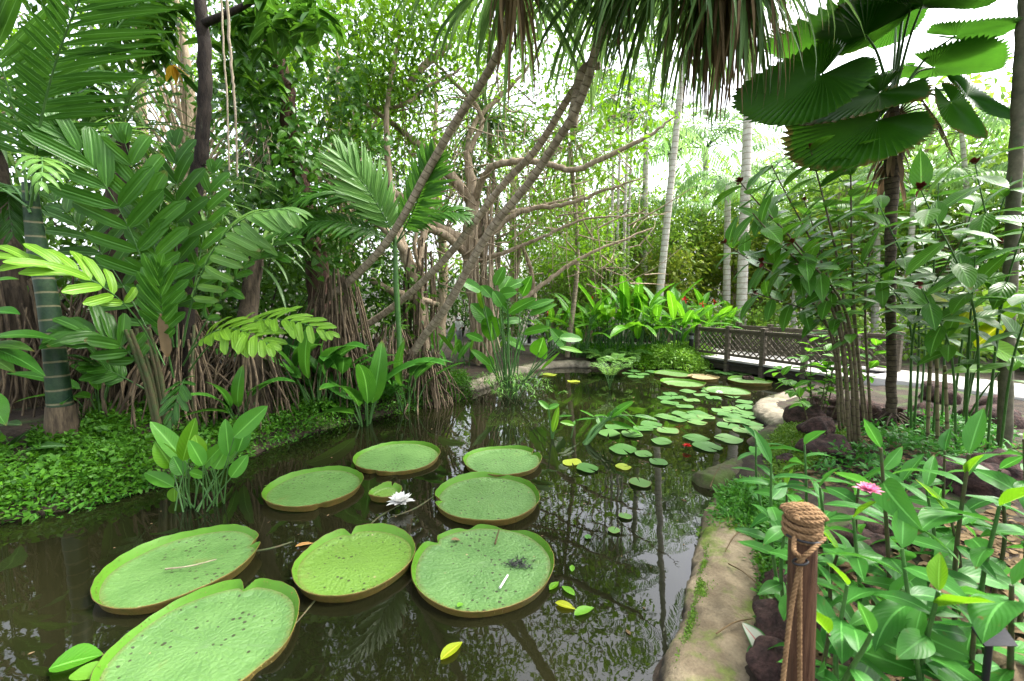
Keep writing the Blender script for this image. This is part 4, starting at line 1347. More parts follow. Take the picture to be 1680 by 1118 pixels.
crown_px(m, [(600, 400, 10.5, 110, 80, 1, 50), (560, 260, 10.5, 90, 80, 1, 55), (650, 100, 10, 90, 80, 1, 40), (700, 470, 11.5, 60, 50, .6, 25)], 20, .22, .15)
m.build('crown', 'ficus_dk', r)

# ---- dark foreground trunk, hanging ropes, climber covered trunk
Z = 5.9
b = np.array([*at(300, 620, Z)[:2], 0]); b[2] = gz(b[0], b[1])
r = thing('dark_tree', 'dark slender trunk rising behind the broad leaf palm with drooping glossy leaves at the top', 'tree', b)
m = MB()
tube(m, [b - [0, 0, .1], at(306, 480, Z), at(318, 330, Z), at(333, 220, Z), at(336, 100, Z), at(330, 20, Z), at(322, -90, Z), at(330, -260, Z)], [.12, .105, .09, .082, .08, .072, .066, .05], 14, 70, wob=.008)
tube(m, [at(332, 40, Z), at(400, 10, Z - .3), at(480, -40, Z - .5)], [.05, .035, .02], 8, 14)
tube(m, [at(325, -10, Z), at(250, -40, Z - .3), at(180, -30, Z - .5)], [.05, .035, .02], 8, 14)
m.build('trunk', 'bark_dk', r)
m = MB()
for px, py, Zc, rx, ry, n in ((235, 25, 6.6, 75, 55, 26), (425, 20, 6.6, 90, 50, 30), (500, 20, 5.6, 60, 30, 14), (395, 95, 6.8, 50, 60, 14), (245, 95, 6.6, 45, 30, 9), (330, -120, 6.6, 220, 90, 50)):
    C = np.array([at(px + rng.normal(0, rx * .6), py + rng.normal(0, ry * .6), Zc + R_(-.4, .4)) for _ in range(n)])
    for c in C:
        k = 8
        a = rng.uniform(0, 6.3, k)
        D = np.stack([np.cos(a), np.sin(a), rng.uniform(-.9, .1, k)], -1)
        scatter(m, T_OV, np.repeat(c[None], k, 0) + rng.normal(0, .03, (k, 3)), D, UP + rng.normal(0, .3, (k, 3)), rng.uniform(.22, .36, k), rng.uniform(.045, .065, k), .6, .2, rng.uniform(0, 1, k))
m.build('crown', 'ivy', r)
m = MB()
c = at(285, 108, 5.8)
scatter(m, T_OV, np.repeat(c[None], 5, 0), [[-.5, 0, -.6], [.2, 0, -1], [.6, 0, -.3], [-.1, 0, -1], [.5, .2, -.9]], UP, .24, .05, .4, .2)
m.build('yellow_leaf_spray', leafmat('golden leaf', (.5, .3, .02), (.6, .4, .04), .4, .4, .4), r)['label'] = 'golden yellow dying leaves'
for x0, y1, x1, dz, lab in ((362, 280, 376, 0, 'thinner pale aerial root hanging left of a pair'), (372, 290, 390, .1, 'thicker pale aerial root hanging right of a pair')):
    m = MB()
    tube(m, [at(x0 - 10, -220, 5 + dz), at(x0 + 4, 60, 5 + dz), at((x0 + x1) / 2 + 4, 170, 5 + dz), at(x1, y1, 5 + dz)], [(.010 + dz * .05), .010 + dz * .05, .009], 7, 40, wob=.004)
    solo('hanging_aerial_root', m, 'vine', lab, 'aerial root', 'hanging aerial roots')

Z = 8.0
b = np.array([*at(530, 600, Z)[:2], 0]); b[2] = gz(b[0], b[1])
r = thing('climber_tree', 'tree trunk clothed in broad-leaved climber between the dark trunk and the fig limbs', 'tree', b)
m = MB()
tube(m, [b, at(520, 430, Z), at(500, 320, Z), at(478, 220, Z), at(465, 130, Z), at(440, 40, Z), at(425, -60, Z), at(420, -300, Z)], [.26, .2, .17, .15, .14, .13, .12, .1], 12, 70, wob=.015)
m.build('trunk', solid('reddish bark', (.06, .03, .022), (.15, .085, .06), 6, .9, .8, stretch=(3, 3, .8)), r)
m = MB()
def climber(m, lst, L=.17, per=9):
    for px, py, Zc, rx, ry, n in lst:
        C = np.array([at(px + rng.normal(0, rx * .55), py + rng.normal(0, ry * .55), Zc + R_(-.5, .5)) for _ in range(n)])
        k = len(C) * per
        P = np.repeat(C, per, 0) + rng.normal(0, .13, (k, 3))
        a = rng.uniform(0, 6.3, k)
        D = np.stack([np.cos(a), np.sin(a) * .6 - .3, rng.uniform(-1.2, -.1, k)], -1)
        scatter(m, T_OV, P, D, np.array([0, -.6, .8]) + rng.normal(0, .3, (k, 3)), L * rng.uniform(.6, 1.3, k), L * .33 * rng.uniform(.8, 1.1, k), .5, .15, rng.uniform(0, 1, k))
climber(m, [(430, 60, 7.6, 55, 70, 46), (455, 160, 7.6, 45, 60, 40), (480, 260, 7.7, 45, 60, 36), (430, 240, 7.9, 40, 60, 26), (420, 330, 7.5, 50, 50, 26), (500, 370, 7.7, 40, 50, 22), (395, 170, 8.2, 40, 70, 24), (430, -80, 8, 90, 80, 40), (560, 130, 8.6, 50, 70, 22), (590, 240, 8.6, 45, 40, 16)])
m.build('climber_leaves', 'ivy', r)
m = MB()
for _ in range(26):
    s = at(R_(400, 450), R_(190, 260), 7.3)
    e = s + np.array([R_(-.5, .5), R_(-.2, .2), -R_(.2, .8)])
    tube(m, [s, (s + e) / 2 + rng.normal(0, .06, 3), e], [.01, .004], 4, 7, cap=False)
m.build('bare_twigs', 'vine', r)

# ---- thick undergrowth shrubs behind the root thickets
def shrub_proto(name, label, cat, mat, h, w, per, ncl, L, asp=.4, stem='bark_dk', group=None, droop=.3):
    r = thing(name, label, cat, (0, 0, 0), group)
    m = MB()
    for k in range(7):
        a = R_(0, 6.3)
        e = np.array([cos(a) * w * .5, sin(a) * w * .5, h * R_(.6, .9)])
        tube(m, [[0, 0, -.1], e * [.4, .4, .5] + rng.normal(0, .05, 3), e], [.03, .008], 6, 10)
    m.build('stem', stem, r)
    m = MB()
    d = nrm(rng.normal(0, 1, (ncl, 3))) * rng.uniform(.1, 1, (ncl, 1)) ** .45
    C = d * np.array([w, w, h * .55]) + np.array([0, 0, h * .55])
    clumps(m, C, per, .16, L, asp, droop=droop)
    m.build('foliage', mat, r)
    cache_kids(r)
    return r
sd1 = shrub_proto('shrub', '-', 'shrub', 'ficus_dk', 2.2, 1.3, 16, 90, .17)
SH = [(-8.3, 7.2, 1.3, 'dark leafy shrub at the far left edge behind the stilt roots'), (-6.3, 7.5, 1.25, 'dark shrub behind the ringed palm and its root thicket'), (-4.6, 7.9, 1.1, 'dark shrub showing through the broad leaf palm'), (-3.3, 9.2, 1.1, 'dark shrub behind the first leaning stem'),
      (-9.5, 10.5, 1.9, 'tall dark bush deep behind the far left palms'), (-6.9, 10.8, 1.9, 'tall dark bush deep behind the broad leaf palm'), (-4.9, 11.5, 1.7, 'tall dark bush deep behind the climber tree'), (-3.3, 12.6, .8, 'low dark bush between the two fig trunks'), (-.6, 13.6, .8, 'low dark bush right of the main fig trunk'),
      (-3.0, 25, 1.7, 'dark bush far behind the distant person'), (-.4, 26, 1.8, 'dark bush far behind the arum clump'), (-5.2, 24, 1.7, 'dark bush far behind the second fig trunk'), (1.8, 24.5, 1.5, 'dark bush far behind the gravel path end'), (-1.6, 30, 2.4, 'largest dark bush closing the view behind the fig trunks')]
for i, (x, y, s, lab) in enumerate(SH):
    if i == 0:
        o = sd1
        o.location = (x, y, gz(x, y)); o.scale = (s, s, s); o['label'] = lab
    else:
        dup(sd1, (x, y, gz(x, y)), R_(0, 6), s, lab)

for o in [o for o in bpy.data.objects if o.name.startswith('shrub')]:
    o['group'] = 'dark shrubs behind the roots'

# ---- trees behind
def tree_proto(name, mat, h, cr, ncl, per, L, base=.35, bark='bark', asp=.42, rad=.42):
    r = thing(name, '-', 'tree', (0, 0, 0))
    m = MB()
    tube(m, [[0, 0, -.2], [.2, .1, h * .3], [-.1, .2, h * .6], [.1, 0, h * .9]], [.26, .2, .14, .05], 10, 24, wob=.02)
    d = nrm(rng.normal(0, 1, (ncl, 3))) * rng.uniform(.1, 1, (ncl, 1)) ** .4
    C = d * np.array([cr, cr, h * (1 - base) * .52]) + np.array([0, 0, h * (base + (1 - base) * .5)])
    for c in C[::4]:
        z0 = max(.2, c[2] * .62) * h / h
        s = np.array([.05, .1, z0])
        tube(m, [s, s * .5 + c * .5 + np.array([0, 0, .25]), c], [.05, .03, .01], 5, 8, cap=False)
    m.build('trunk', bark, r)
    m = MB()
    clumps(m, C, per, rad, L, asp, droop=.4)
    m.build('crown', mat, r)
    cache_kids(r)
    return r

def place(proto, spots, grp, cat=None):
    for i, (x, y, s, lab) in enumerate(spots):
        if i == 0:
            o = proto
            o.location = (x, y, gz(x, y) - .02)
            o.scale = (s, s, s)
            o['label'] = lab
        else:
            o = dup(proto, (x, y, gz(x, y) - .02), R_(0, 6.3), s, lab)
        o['group'] = grp
        if cat:
            o['category'] = cat
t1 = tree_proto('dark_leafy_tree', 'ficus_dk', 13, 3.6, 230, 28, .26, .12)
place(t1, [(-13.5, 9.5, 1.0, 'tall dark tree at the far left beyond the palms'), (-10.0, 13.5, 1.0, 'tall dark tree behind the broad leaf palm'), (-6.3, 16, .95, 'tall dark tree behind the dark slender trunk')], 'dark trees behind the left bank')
t2 = tree_proto('bright_leafy_tree', 'ficus', 13, 3.8, 135, 28, .27, .2)
place(t2, [(-3.2, 18.5, 1.0, 'tall bright green tree behind the fig limbs'), (-14, 17, 1.1, 'tall bright green tree behind the far left dark trees'), (.2, 23, 1.0, 'tall bright tree far behind the hanging screw pine crowns'), (-9, 22, 1.2, 'far bright tree filling the gap between the dark trees')], 'bright trees behind the figs')
t3 = tree_proto('far_pale_tree', 'bg', 7.5, 2.6, 170, 32, .26, .1)
place(t3, [(4.3, 19.5, .8, 'pale green low tree behind the slender white stems'), (7.6, 20.5, .85, 'pale tree behind the ringed white palm trunk'), (11, 19, .95, 'pale tree behind the tall white trunk by the bridge'), (14.8, 18, 1.0, 'pale tree beyond the bridge railing to the right'), (18.5, 14, 1.1, 'pale tree beyond the path behind the fan palm'), (19, 20, 1.5, 'larger pale tree far right behind the feather palms'), (1.8, 17.8, .6, 'small pale tree right of the fig limbs'), (3.0, 16.6, .62, 'pale tree just right of the low fig limbs'), (5.6, 18.6, .9, 'pale tree around the slender white stems'), (9.6, 21.5, 1.1, 'taller pale tree right of the ringed white trunk'), (12.8, 16.8, .9, 'pale tree between the tall white trunk and the costus canes'), (3.4, 22, 1.25, 'taller pale tree far behind the slender white stems'), (17, 21.5, 1.3, 'taller pale tree behind the fan palm crown'), (23, 16, 1.4, 'pale tree furthest to the right')], 'pale trees beyond the path')
t4 = tree_proto('far_yellow_tree', 'bgy', 5, 1.3, 60, 26, .3, .25)
place(t4, [(9.3, 18, 1.0, 'yellowish feathery young tree in the sunlit gap'), (11.6, 16.5, 1.05, 'yellow-green young tree beside the tall white trunk'), (6.3, 17.2, .8, 'small yellowish tree among the slender white stems')], 'yellowish young trees')
t5 = tree_proto('far_dark_tree', 'bgdk', 6, 2.2, 110, 26, .24, .05)
place(t5, [(8.8, 22.5, .8, 'dark green tree in the shade behind the yellowish tree'), (13.5, 22, 1.1, 'dark green tree behind the costus shrubs'), (17, 17, 1.0, 'dark green tree behind the fan palm trunk'), (22, 13, 1.1, 'dark green tree at the far right edge'), (2.6, 21, .75, 'dark round tree below the low fig limbs')], 'dark trees beyond the path')

# feather palms behind, haze put into their pale leaf colour
def far_palm(name, h, nf, L, mat, lw=.03, ll=.55, rt=.09, bark='paletrunk', drp=(.6, 1.6), nn=22):
    r = thing(name, '-', 'palm', (0, 0, 0))
    m = MB()
    tube(m, [[0, 0, -.2], [.05, .02, h * .5], [0, 0, h]], [rt * 1.25, rt, rt * .8], 10, 30)
    m.build('trunk', bark, r)
    for k in range(nf):
        a = k * 2.4 + R_(-.2, .2)
        o_ = np.array([cos(a), sin(a), 0])
        e = R_(.1, 1.2)
        P0 = np.array([0, 0, h])
        P1 = P0 + (o_ * cos(e) + UP * sin(e)) * L * .6
        P2 = P1 + (o_ * .7 - UP * R_(*drp) * .6) * L * .55
        m = MB()
        frond(m, P0, P1, P2, n=nn, ll=ll, lw=lw, ld=.9, lift=-.1, rach=.02, t=T_SM, a0=1.2, a1=.5)
        m.build('frond', [mat, 'stem_g'], r)
    cache_kids(r)
    return r
fp = far_palm('feather_palm', 5.2, 14, 2.6, 'bgpalm')
place(fp, [(13.2, 14.2, 1.0, 'hazy feather palm behind the fan palm crown, left one'), (16.2, 12.2, 1.0, 'hazy feather palm right of the fan palm trunk'), (19, 16.5, 1.25, 'hazy feather palm far behind the right edge trunk'), (11.2, 21, 1.35, 'pale feather palm above the yellow-green young tree'), (15.5, 24, 1.7, 'tall pale feather palm in the white sky gap'), (10.2, 28, 2.1, 'tallest pale feather palm below the right end of the leaf curtain'), (13.3, 30, 2.3, 'tall faint feather palm left of the fan palm leaves'), (14.6, 9.8, .75, 'short feather palm beyond the path at the right edge'), (10.6, 15.8, .85, 'feather palm behind the costus canes'), (13.6, 17.5, 1.2, 'tall feather palm between fan palm leaves and white trunk'), (18.2, 10.6, .95, 'feather palm behind the right hand costus'), (6.8, 19.2, 1.1, 'feather palm crown behind the ringed white trunk')], 'hazy feather palms beyond the path')
sp1 = far_palm('slender_palm', 11.5, 11, 2.2, 'bgpalm', rt=.07, ll=.5)
SL = [(at(1000, 480, 16.5), .8, 'slender white palm stem, leftmost of the thin cluster'), (at(1012, 480, 16.8), .78, 'slender white palm stem, second of the thin cluster'), (at(1024, 480, 16.3), .85, 'slender white palm stem, tallest of the thin cluster'), (at(1030, 480, 17), .75, 'slender white palm stem on the right side of the thin cluster')]
place(sp1, [(p[0], p[1], s, l) for p, s, l in SL], 'slender white palm stems')
for px0, px1, Z, rt, lab, h in ((1076, 1118, 15.5, .12, 'leaning pale palm with a clearly ringed trunk behind the canna clump', 12), (1218, 1229, 15, .155, 'tall straight white palm trunk behind the bridge', 12), (1194, 1197, 16.5, .13, 'shorter whitish palm trunk left of the tall straight one', 6), (1056, 1062, 18, .13, 'dim grey palm trunk left of the ringed leaning one', 9), (1440, 1446, 15.5, .1, 'thin grey palm trunk behind the costus canes', 8), (1618, 1570, 14, .08, 'thin pale trunk crossing behind the right hand shrubs', 7)):
    b = at(px0, 500, Z); b[2] = gz(b[0], b[1])
    t_ = at(px1, 130, Z)
    dirn = (t_ - b) / (t_[2] - b[2])
    top = b + dirn * h
    r = palm('pale_palm', lab, 'palm', b, [b, (b + top) / 2, top], 'pale palm trunks', 'paletrunk', (rt * 1.15, rt, rt * .75))
    for k in range(11):
        a = k * 2.4
        o_ = np.array([cos(a), sin(a), 0])
        e = R_(.1, 1.1)
        P1 = top + (o_ * cos(e) + UP * sin(e)) * 1.5
        P2 = P1 + (o_ * .7 - UP * .9) * 1.5
        add_frond(r, 'bgpalm', top, P1, P2, n=22, ll=.6, lw=.03, ld=.9, lift=-.1, t=T_SM)

# sunlit shrubs beyond the path
s1 = shrub_proto('sunlit_shrub', '-', 'shrub', 'bg', 1.5, 1.0, 15, 60, .19, .5, 'stem_g')  # sunlit look is put in by the paled far leaf colour
place(s1, [(7.2, 15.2, .9, 'sunlit pale shrub behind the left bridge post'), (8.8, 14.6, .95, 'sunlit pale shrub behind the middle of the lattice railing'), (10.2, 13.2, 1.0, 'sunlit pale shrub behind the right of the lattice railing'), (11.5, 11.6, 1.1, 'sunlit shrub beyond the path behind the costus canes'), (12.2, 9.9, 1.2, 'sunlit shrub beyond the path behind the fan palm trunk'), (12.3, 8.0, 1.2, 'sunlit shrub beyond the path behind the yellowing leaf'), (11.9, 6.2, 1.1, 'sunlit shrub beyond the path at the right edge'), (13.8, 12.2, 1.4, 'taller sunlit shrub farther behind the path bend'), (14.3, 8.0, 1.5, 'taller sunlit shrub at the right edge behind the others'), (5.4, 17, 1.1, 'sunlit shrub behind the canna clump'), (3.2, 17.6, .9, 'sunlit shrub at the far bend of the path')], 'sunlit shrubs beyond the path')

# ---- heliconias and cannas
hp = clump('heliconia', '-', 'heliconia', (0, 0, 0), 10, .75, .95, .13, 'heli', spread=.22, out=(.1, 1.2), bend=(.5, 1.3), sr=.016)
cache_kids(hp)
place(hp, [(*on(520, 662, .3)[:2], 1.1, 'broad-leaved heliconia clump on the left bank below the pale fronds'), (*on(600, 662, .3)[:2], 1.2, 'broad-leaved heliconia clump at the foot of the first leaning stem'), (*on(668, 648, .3)[:2], 1.0, 'heliconia clump around the slim feather palm stem'), (*on(470, 650, .4)[:2], 1.05, 'heliconia clump in front of the root thicket with pale fronds above'), (*on(560, 650, .3)[:2], .95, 'heliconia clump in the middle of the left bank row'), (*on(395, 690, .3)[:2], .7, 'smallest heliconia, above the water canna'), (*on(165, 690, .3)[:2], .75, 'heliconia right beside the ringed trunk base')], 'heliconias on the left bank')
cs = clump('small_canna', '-', 'canna', (0, 0, 0), 8, .4, .55, .075, 'thalia', spread=.2, out=(.1, .7), bend=(.2, .8), sr=.01)
cache_kids(cs)
place(cs, [(*on(735, 610, .3)[:2], 1.0, 'small upright canna left of the back kerb'), (*on(765, 600, .3)[:2], 1.1, 'small upright canna behind the back kerb near the fig trunk'), (*on(800, 592, .3)[:2], 1.0, 'small upright canna at the foot of the fig trunk'), (*on(850, 580, .3)[:2], .9, 'small upright canna behind the arum clump'), (*on(715, 585, .3)[:2], 1.1, 'small upright canna hiding the blue bundle')], 'small cannas behind the back kerb')
cp = clump('canna', '-', 'canna', (0, 0, 0), 16, 1.5, 1.35, .135, 'canna', spread=.35, out=(.1, 1.35), bend=(.3, 1.3), sr=.02, yl=.12)
cache_kids(cp)
cq = clump('canna', '-', 'canna', (0, 0, 0), 17, 1.25, 1.15, .13, 'canna', spread=.4, out=(.2, 1.4), bend=(.3, 1.1), sr=.018, fl='petal_r')
cache_kids(cq)
place(cp, [(*at(955, 590, 12.9)[:2], .88, 'tall bright canna at the left end of the back bed'), (*at(1000, 590, 13.4)[:2], 1.08, 'tallest bright canna, in front of the slender white stems'), (*at(1045, 590, 13.2)[:2], 1.02, 'tall bright canna left of the ringed palm trunk'), (*at(1075, 590, 14)[:2], 1.05, 'tall bright canna around the foot of the ringed palm trunk'), (*at(1020, 590, 14.3)[:2], 1.1, 'tall bright canna in the back row of the bed')], 'cannas in the back bed')
place(cq, [(*at(1108, 590, 13)[:2], 1.0, 'red-flowered canna right of the ringed palm trunk'), (*at(1140, 590, 13.3)[:2], .95, 'canna beside the left bridge post'), (*at(975, 590, 14.2)[:2], 1.0, 'broad canna behind the left end of the bed'), (*at(1165, 590, 14.6)[:2], .95, 'canna behind the bridge end'), (*at(905, 580, 13.8)[:2], .72, 'canna at the far side of the gravel path end'), (*at(1210, 590, 15.6)[:2], .85, 'canna behind the lattice railing near the tall white trunk')], 'cannas in the back bed')

# ---- arum clump standing in the pond
ab = gp(838, 652, 0)
r = thing('pond_arum', 'arum clump with arrow-shaped leaves standing in the pond in a sunken pot', 'arum', ab)
ZA = ab[1]
sm_ = MB()
zc = lambda x, y: (560 + x / 2.795, 360 + y / 2.795)
for b_, t_, w, sh, bd, mt in [((690, 482), (598, 388), 78, T_BIG, .2, 'arum'), ((690, 470), (688, 565), 88, T_ARR, .3, 'arum'), ((768, 432), (885, 360), 52, T_BIG, .3, 'arum'), ((768, 432), (722, 365), 34, T_BIG, .2, 'arum'), ((825, 462), (745, 470), 36, T_BIG, .3, 'arum'),
                          ((905, 612), (925, 545), 84, T_ARR, .1, 'arum'), ((680, 668), (600, 598), 40, T_BIG, .2, 'arum'), ((672, 655), (705, 700), 62, T_ARR, .3, 'arum'), ((705, 305), (748, 215), 46, T_BIG, .3, 'arum'), ((735, 335), (778, 258), 58, T_BIG, .3, 'arum'), ((760, 318), (850, 275), 44, T_BIG, .4, 'arum'),
                          ((640, 330), (538, 272), 52, T_BIG, .3, 'arum'), ((650, 410), (625, 318), 26, T_BIG, .2, 'young'), ((830, 525), (955, 492), 40, T_BIG, .3, 'arum'), ((1010, 560), (960, 500), 60, T_ARR, .2, 'arum'), ((1000, 545), (1105, 545), 46, T_BIG, .3, 'arum'), ((915, 690), (1000, 610), 14, T_BIG, .1, 'young'), ((1000, 590), (1110, 605), 26, T_BIG, .3, 'young'),
                          ((720, 350), (800, 330), 60, T_BIG, .5, 'arum'), ((690, 360), (640, 300), 50, T_BIG, .4, 'arum'), ((740, 400), (700, 330), 56, T_BIG, .4, 'arum'), ((830, 350), (865, 265), 50, T_BIG, .3, 'arum'), ((650, 560), (570, 520), 40, T_BIG, .4, 'arum'), ((860, 440), (985, 385), 34, T_BIG, .3, 'thalia'), ((850, 410), (975, 365), 36, T_BIG, .3, 'thalia'), ((780, 560), (850, 600), 40, T_ARR, .4, 'arum')]:
    Z0 = ZA + R_(-.5, .5)
    st = ab + np.array([R_(-.15, .15), R_(-.15, .15), -.1])
    leafpx(r, zc(*b_), zc(*t_), Z0, Z0 + R_(-.3, .3), w / 2.795 * 1.12, mt, sh, bd, .2, .62, st, sm_, .017, back=.28 if sh is T_ARR else 0)
sm_.build('stem', 'stem_g', r)
m = MB()
for k in range(120):
    a = R_(0, 6.3)
    q = ab + np.array([cos(a), sin(a), 0]) * R_(.1, .8)
    e = q + np.array([R_(-.3, .3), R_(-.2, .2), R_(.15, .5)])
    tube(m, [q - [0, 0, .03], (q + e) / 2, e], [.004, .002], 4, 5, cap=False)
    scatter(m, T_SM, np.repeat(e[None], 4, 0), rng.normal(0, 1, (4, 3)) * [1, 1, .4], UP, .14, .012, .5, .2, None, 1)
solo('water_weed', m, ['stem_r', 'palm_pale'], 'thin-leaved water weed around the foot of the pond arum', 'water weed', kind=None)

# fallen arum leaves in the pond
fb_ = gp(*z2(345, 645), 0)
r = thing('leaning_arum', 'arum with dark green leaves leaning low over the water towards the small pads', 'arum', fb_)
ZZ = fb_[1]
sm_ = MB()
hub = at(*z2(535, 485), ZZ + .15)
for k in range(4):
    tube(sm_, [fb_ + [R_(-.04, .04), R_(-.05, .05), -.1], (fb_ + hub) / 2 + rng.normal(0, .03, 3), hub + rng.normal(0, .04, 3)], [.028, .022, .014], 8, 12)
for b_, t_, w, bd in [((535, 480), (682, 372), 60, .2), ((550, 455), (735, 525), 62, .4), ((690, 468), (838, 488), 34, .3), ((548, 508), (745, 575), 48, .3), ((445, 485), (322, 490), 16, .3), ((440, 475), (348, 428), 16, .2), ((485, 530), (462, 470), 46, .2), ((540, 500), (440, 455), 44, .3), ((560, 440), (480, 520), 50, .4), ((580, 420), (690, 470), 30, .3)]:
    P = at(*z2(*b_), ZZ + .15)
    leafpx(r, z2(*b_), z2(*t_), ZZ + .15, ZZ + R_(.1, .5), w / 3.818 * 1.1, 'arum', T_BIG, bd, .3, .35, hub, sm_, .01)
sm_.build('stem', 'stem_g', r)
for x0, y0, lst, lab in ((175, 612, [((180, 570), (212, 412), 44, 'young'), ((155, 425), (92, 372), 40, 'thalia'), ((150, 425), (218, 395), 38, 'thalia'), ((215, 470), (300, 465), 14, 'thalia')], 'young arum with a rolled yellow-green leaf left of the leaning arum'),
                         ((290), 605, [((315, 525), (230, 505), 40, 'young'), ((310, 530), (318, 500), 20, 'thalia')], 'tiny arum with one light leaf beside the rolled one')):
    b = gp(*z2(x0, y0), 0)
    r = thing('young_arum', lab, 'arum', b, 'young arums in the pond')
    sm_ = MB()
    for b_, t_, w, mt in lst:
        leafpx(r, z2(*b_), z2(*t_), b[1], b[1] + R_(-.1, .1), w / 3.818, mt, T_BIG, .2, .4, .6, b - [0, 0, .05], sm_, .01)
    sm_.build('stem', 'stem_g', r)

# ---- thalia in the water at the left
tb = gp(325, 832, 0)
r = thing('water_canna', 'clump of water canna with upright oval leaves standing in the pond by the left bank', 'water canna', tb)
sm_ = MB()
for b_, t_, w, mt in [((306, 762), (250, 692), 27, 'thalia'), ((283, 768), (256, 727), 27, 'young'), ((285, 799), (238, 775), 21, 'thalia'), ((286, 800), (286, 823), 17, 'young'), ((300, 757), (318, 690), 24, 'young'), ((333, 764), (311, 724), 22, 'thalia'), ((333, 766), (366, 727), 21, 'thalia'), ((352, 770), (371, 738), 22, 'thalia'),
                      ((364, 762), (387, 735), 22, 'thalia'), ((379, 784), (405, 748), 21, 'thalia'), ((376, 750), (369, 690), 22, 'thalia'), ((384, 718), (436, 668), 31, 'thalia'), ((390, 742), (405, 700), 27, 'arum'), ((300, 780), (284, 750), 20, 'arum'), ((310, 775), (335, 782), 14, 'thalia'), ((330, 750), (320, 715), 22, 'young')]:
    Z0 = tb[1] + R_(-.15, .15)
    st = tb + np.array([R_(-.18, .2), R_(-.12, .12), -.05])
    leafpx(r, b_, t_, Z0, Z0 + R_(-.1, .1), w * 1.12, mt, T_BIG, R_(.05, .3), .3, .7, st, sm_, .008, roll=R_(-.3, .3))
for k in range(8):
    q = tb + np.array([R_(-.2, .22), R_(-.1, .1), -.05])
    tube(sm_, [q, q + [R_(-.05, .05), 0, .3], q + [R_(-.12, .12), 0, .55]], [.007, .004], 5, 8)
sm_.build('stem', 'cover_stem' if 'cover_stem' in M else 'stem_g', r)

# ---- striped leaves bottom left
vb = on(30, 760, .25)
r = thing('striped_calathea', 'low plant with dark pale-striped leaves at the left edge above the water', 'calathea', vb)
sm_ = MB()
for b_, t_, w in [((15, 745), (100, 720), 26), ((0, 750), (78, 752), 24), ((20, 735), (45, 695), 22), ((75, 755), (115, 735), 18), ((0, 780), (-40, 740), 26), ((10, 770), (-20, 790), 26), ((-5, 700), (30, 690), 24)]:
    leafpx(r, b_, t_, vb[1], vb[1] - .15, w, 'varieg', T_GING, .4, .15, .4, vb, sm_, .008)
sm_.build('stem', 'stem_g', r)
vb = on(-20, 700, .3)
r = thing('shade_plant', 'big shade plant with drooping dark and pale leaves hanging in at the left edge', 'plant', vb)
sm_ = MB()
for b_, t_, w, mt in [((-30, 560), (75, 535), 34, 'arum'), ((-30, 570), (45, 560), 30, 'palm_pale'), ((-20, 570), (70, 602), 30, 'heli'), ((-40, 580), (20, 600), 34, 'palm_pale'), ((-40, 520), (20, 500), 40, 'heli'), ((-40, 640), (10, 690), 40, 'heli'), ((-50, 480), (12, 440), 30, 'arum')]:
    leafpx(r, b_, t_, 4.4, 4.3, w, mt, T_GING, .6, .15, .4, vb, sm_, .012)
sm_.build('stem', 'stem_g', r)

# ferns on the left bank
def fern(name, label, b, n, L, mat='fern', ll=.09, group=None):
    r = thing(name, label, 'fern', b, group)
    for k in range(n):
        a = k * 2.4 + R_(-.3, .3)
        o_ = np.array([cos(a), sin(a), 0])
        P1 = b + o_ * L * .45 + UP * L * R_(.35, .8)
        P2 = b + o_ * L * R_(.8, 1.05) + UP * L * R_(.1, .5)
        add_frond(r, mat, np.asarray(b), P1, P2, n=20, ll=ll, lw=ll * .14, start=.1, a0=1.35, a1=1.0, ld=.3, t=T_SM, rach=.004)
    return r
for px, py, L, lab in ((195, 715, .38, 'fern on the left bank right of the ringed trunk'), (640, 650, .4, 'dark fern on the left bank below the slim palm'), (450, 690, .35, 'fern on the left bank above the water canna'), (705, 640, .35, 'feathery fern at the end of the left bank')):
    fern('fern', lab, on(px, py, .3), 12, L, group='ferns on the left bank')
for px, py, L, lab in ((985, 592, .5, 'silvery feathery palm seedling at the left of the back mound'), (1010, 600, .35, 'lower feathery seedling hanging over the back pond edge'), (1035, 592, .45, 'arching dark strap fern beside the light mound')):
    fern('feathery_seedling', lab, on(px, py, .15), 10, L * 1.3, 'palm_pale', .2, 'feathery seedlings at the back bed')
m = MB()
pb = gp(1000, 640, 0)
r = thing('pond_palm', 'drowned feathery seedling standing in the water below the back bed', 'water plant', pb)
for k in range(9):
    a = k * 2.4
    o_ = np.array([cos(a), sin(a), 0])
    add_frond(r, 'palm_pale', pb, pb + o_ * .1 + UP * .55, pb + o_ * .45 + UP * .55, n=14, ll=.16, lw=.009, ld=.4, t=T_SM, rach=.006, start=.4)

# ---- fan palm at the right
fbp = on(1462, 700, .3)
ZP = fbp[1]
crown_c = at(1463, 172, ZP)
r = thing('fan_palm', 'fan palm with huge round pleated toothed leaves on a shaggy brown trunk at the right', 'fan palm', fbp)
m = MB()
tube(m, [fbp - [0, 0, .1], at(1463, 600, ZP), at(1461, 450, ZP), at(1463, 330, ZP), at(1466, 250, ZP), crown_c], [.062, .056, .056, .065, .10, .06], 14, 60, wob=.004)
m.build('trunk', 'fantrunk', r)
m = MB()
for k in range(24):
    a = R_(0, 6.3)
    o_ = np.array([cos(a), sin(a), 0])
    p = fbp + UP * R_(.05, .25) + o_ * .08
    e = fbp + o_ * R_(.2, .45) - UP * .05
    tube(m, [p, (p + e) / 2 + UP * .03, e], [.014, .01], 5, 8)
m.build('prop_roots', 'root_dk', r)
m = MB()
for k in range(60):
    a = R_(0, 6.3)
    o_ = np.array([cos(a), sin(a), 0])
    p = at(1463, R_(180, 300), ZP) + o_ * .1
    scatter(m, T_STRAP, p, o_ * .6 - UP, UP, R_(.2, .5), R_(.01, .03), .3, .2)
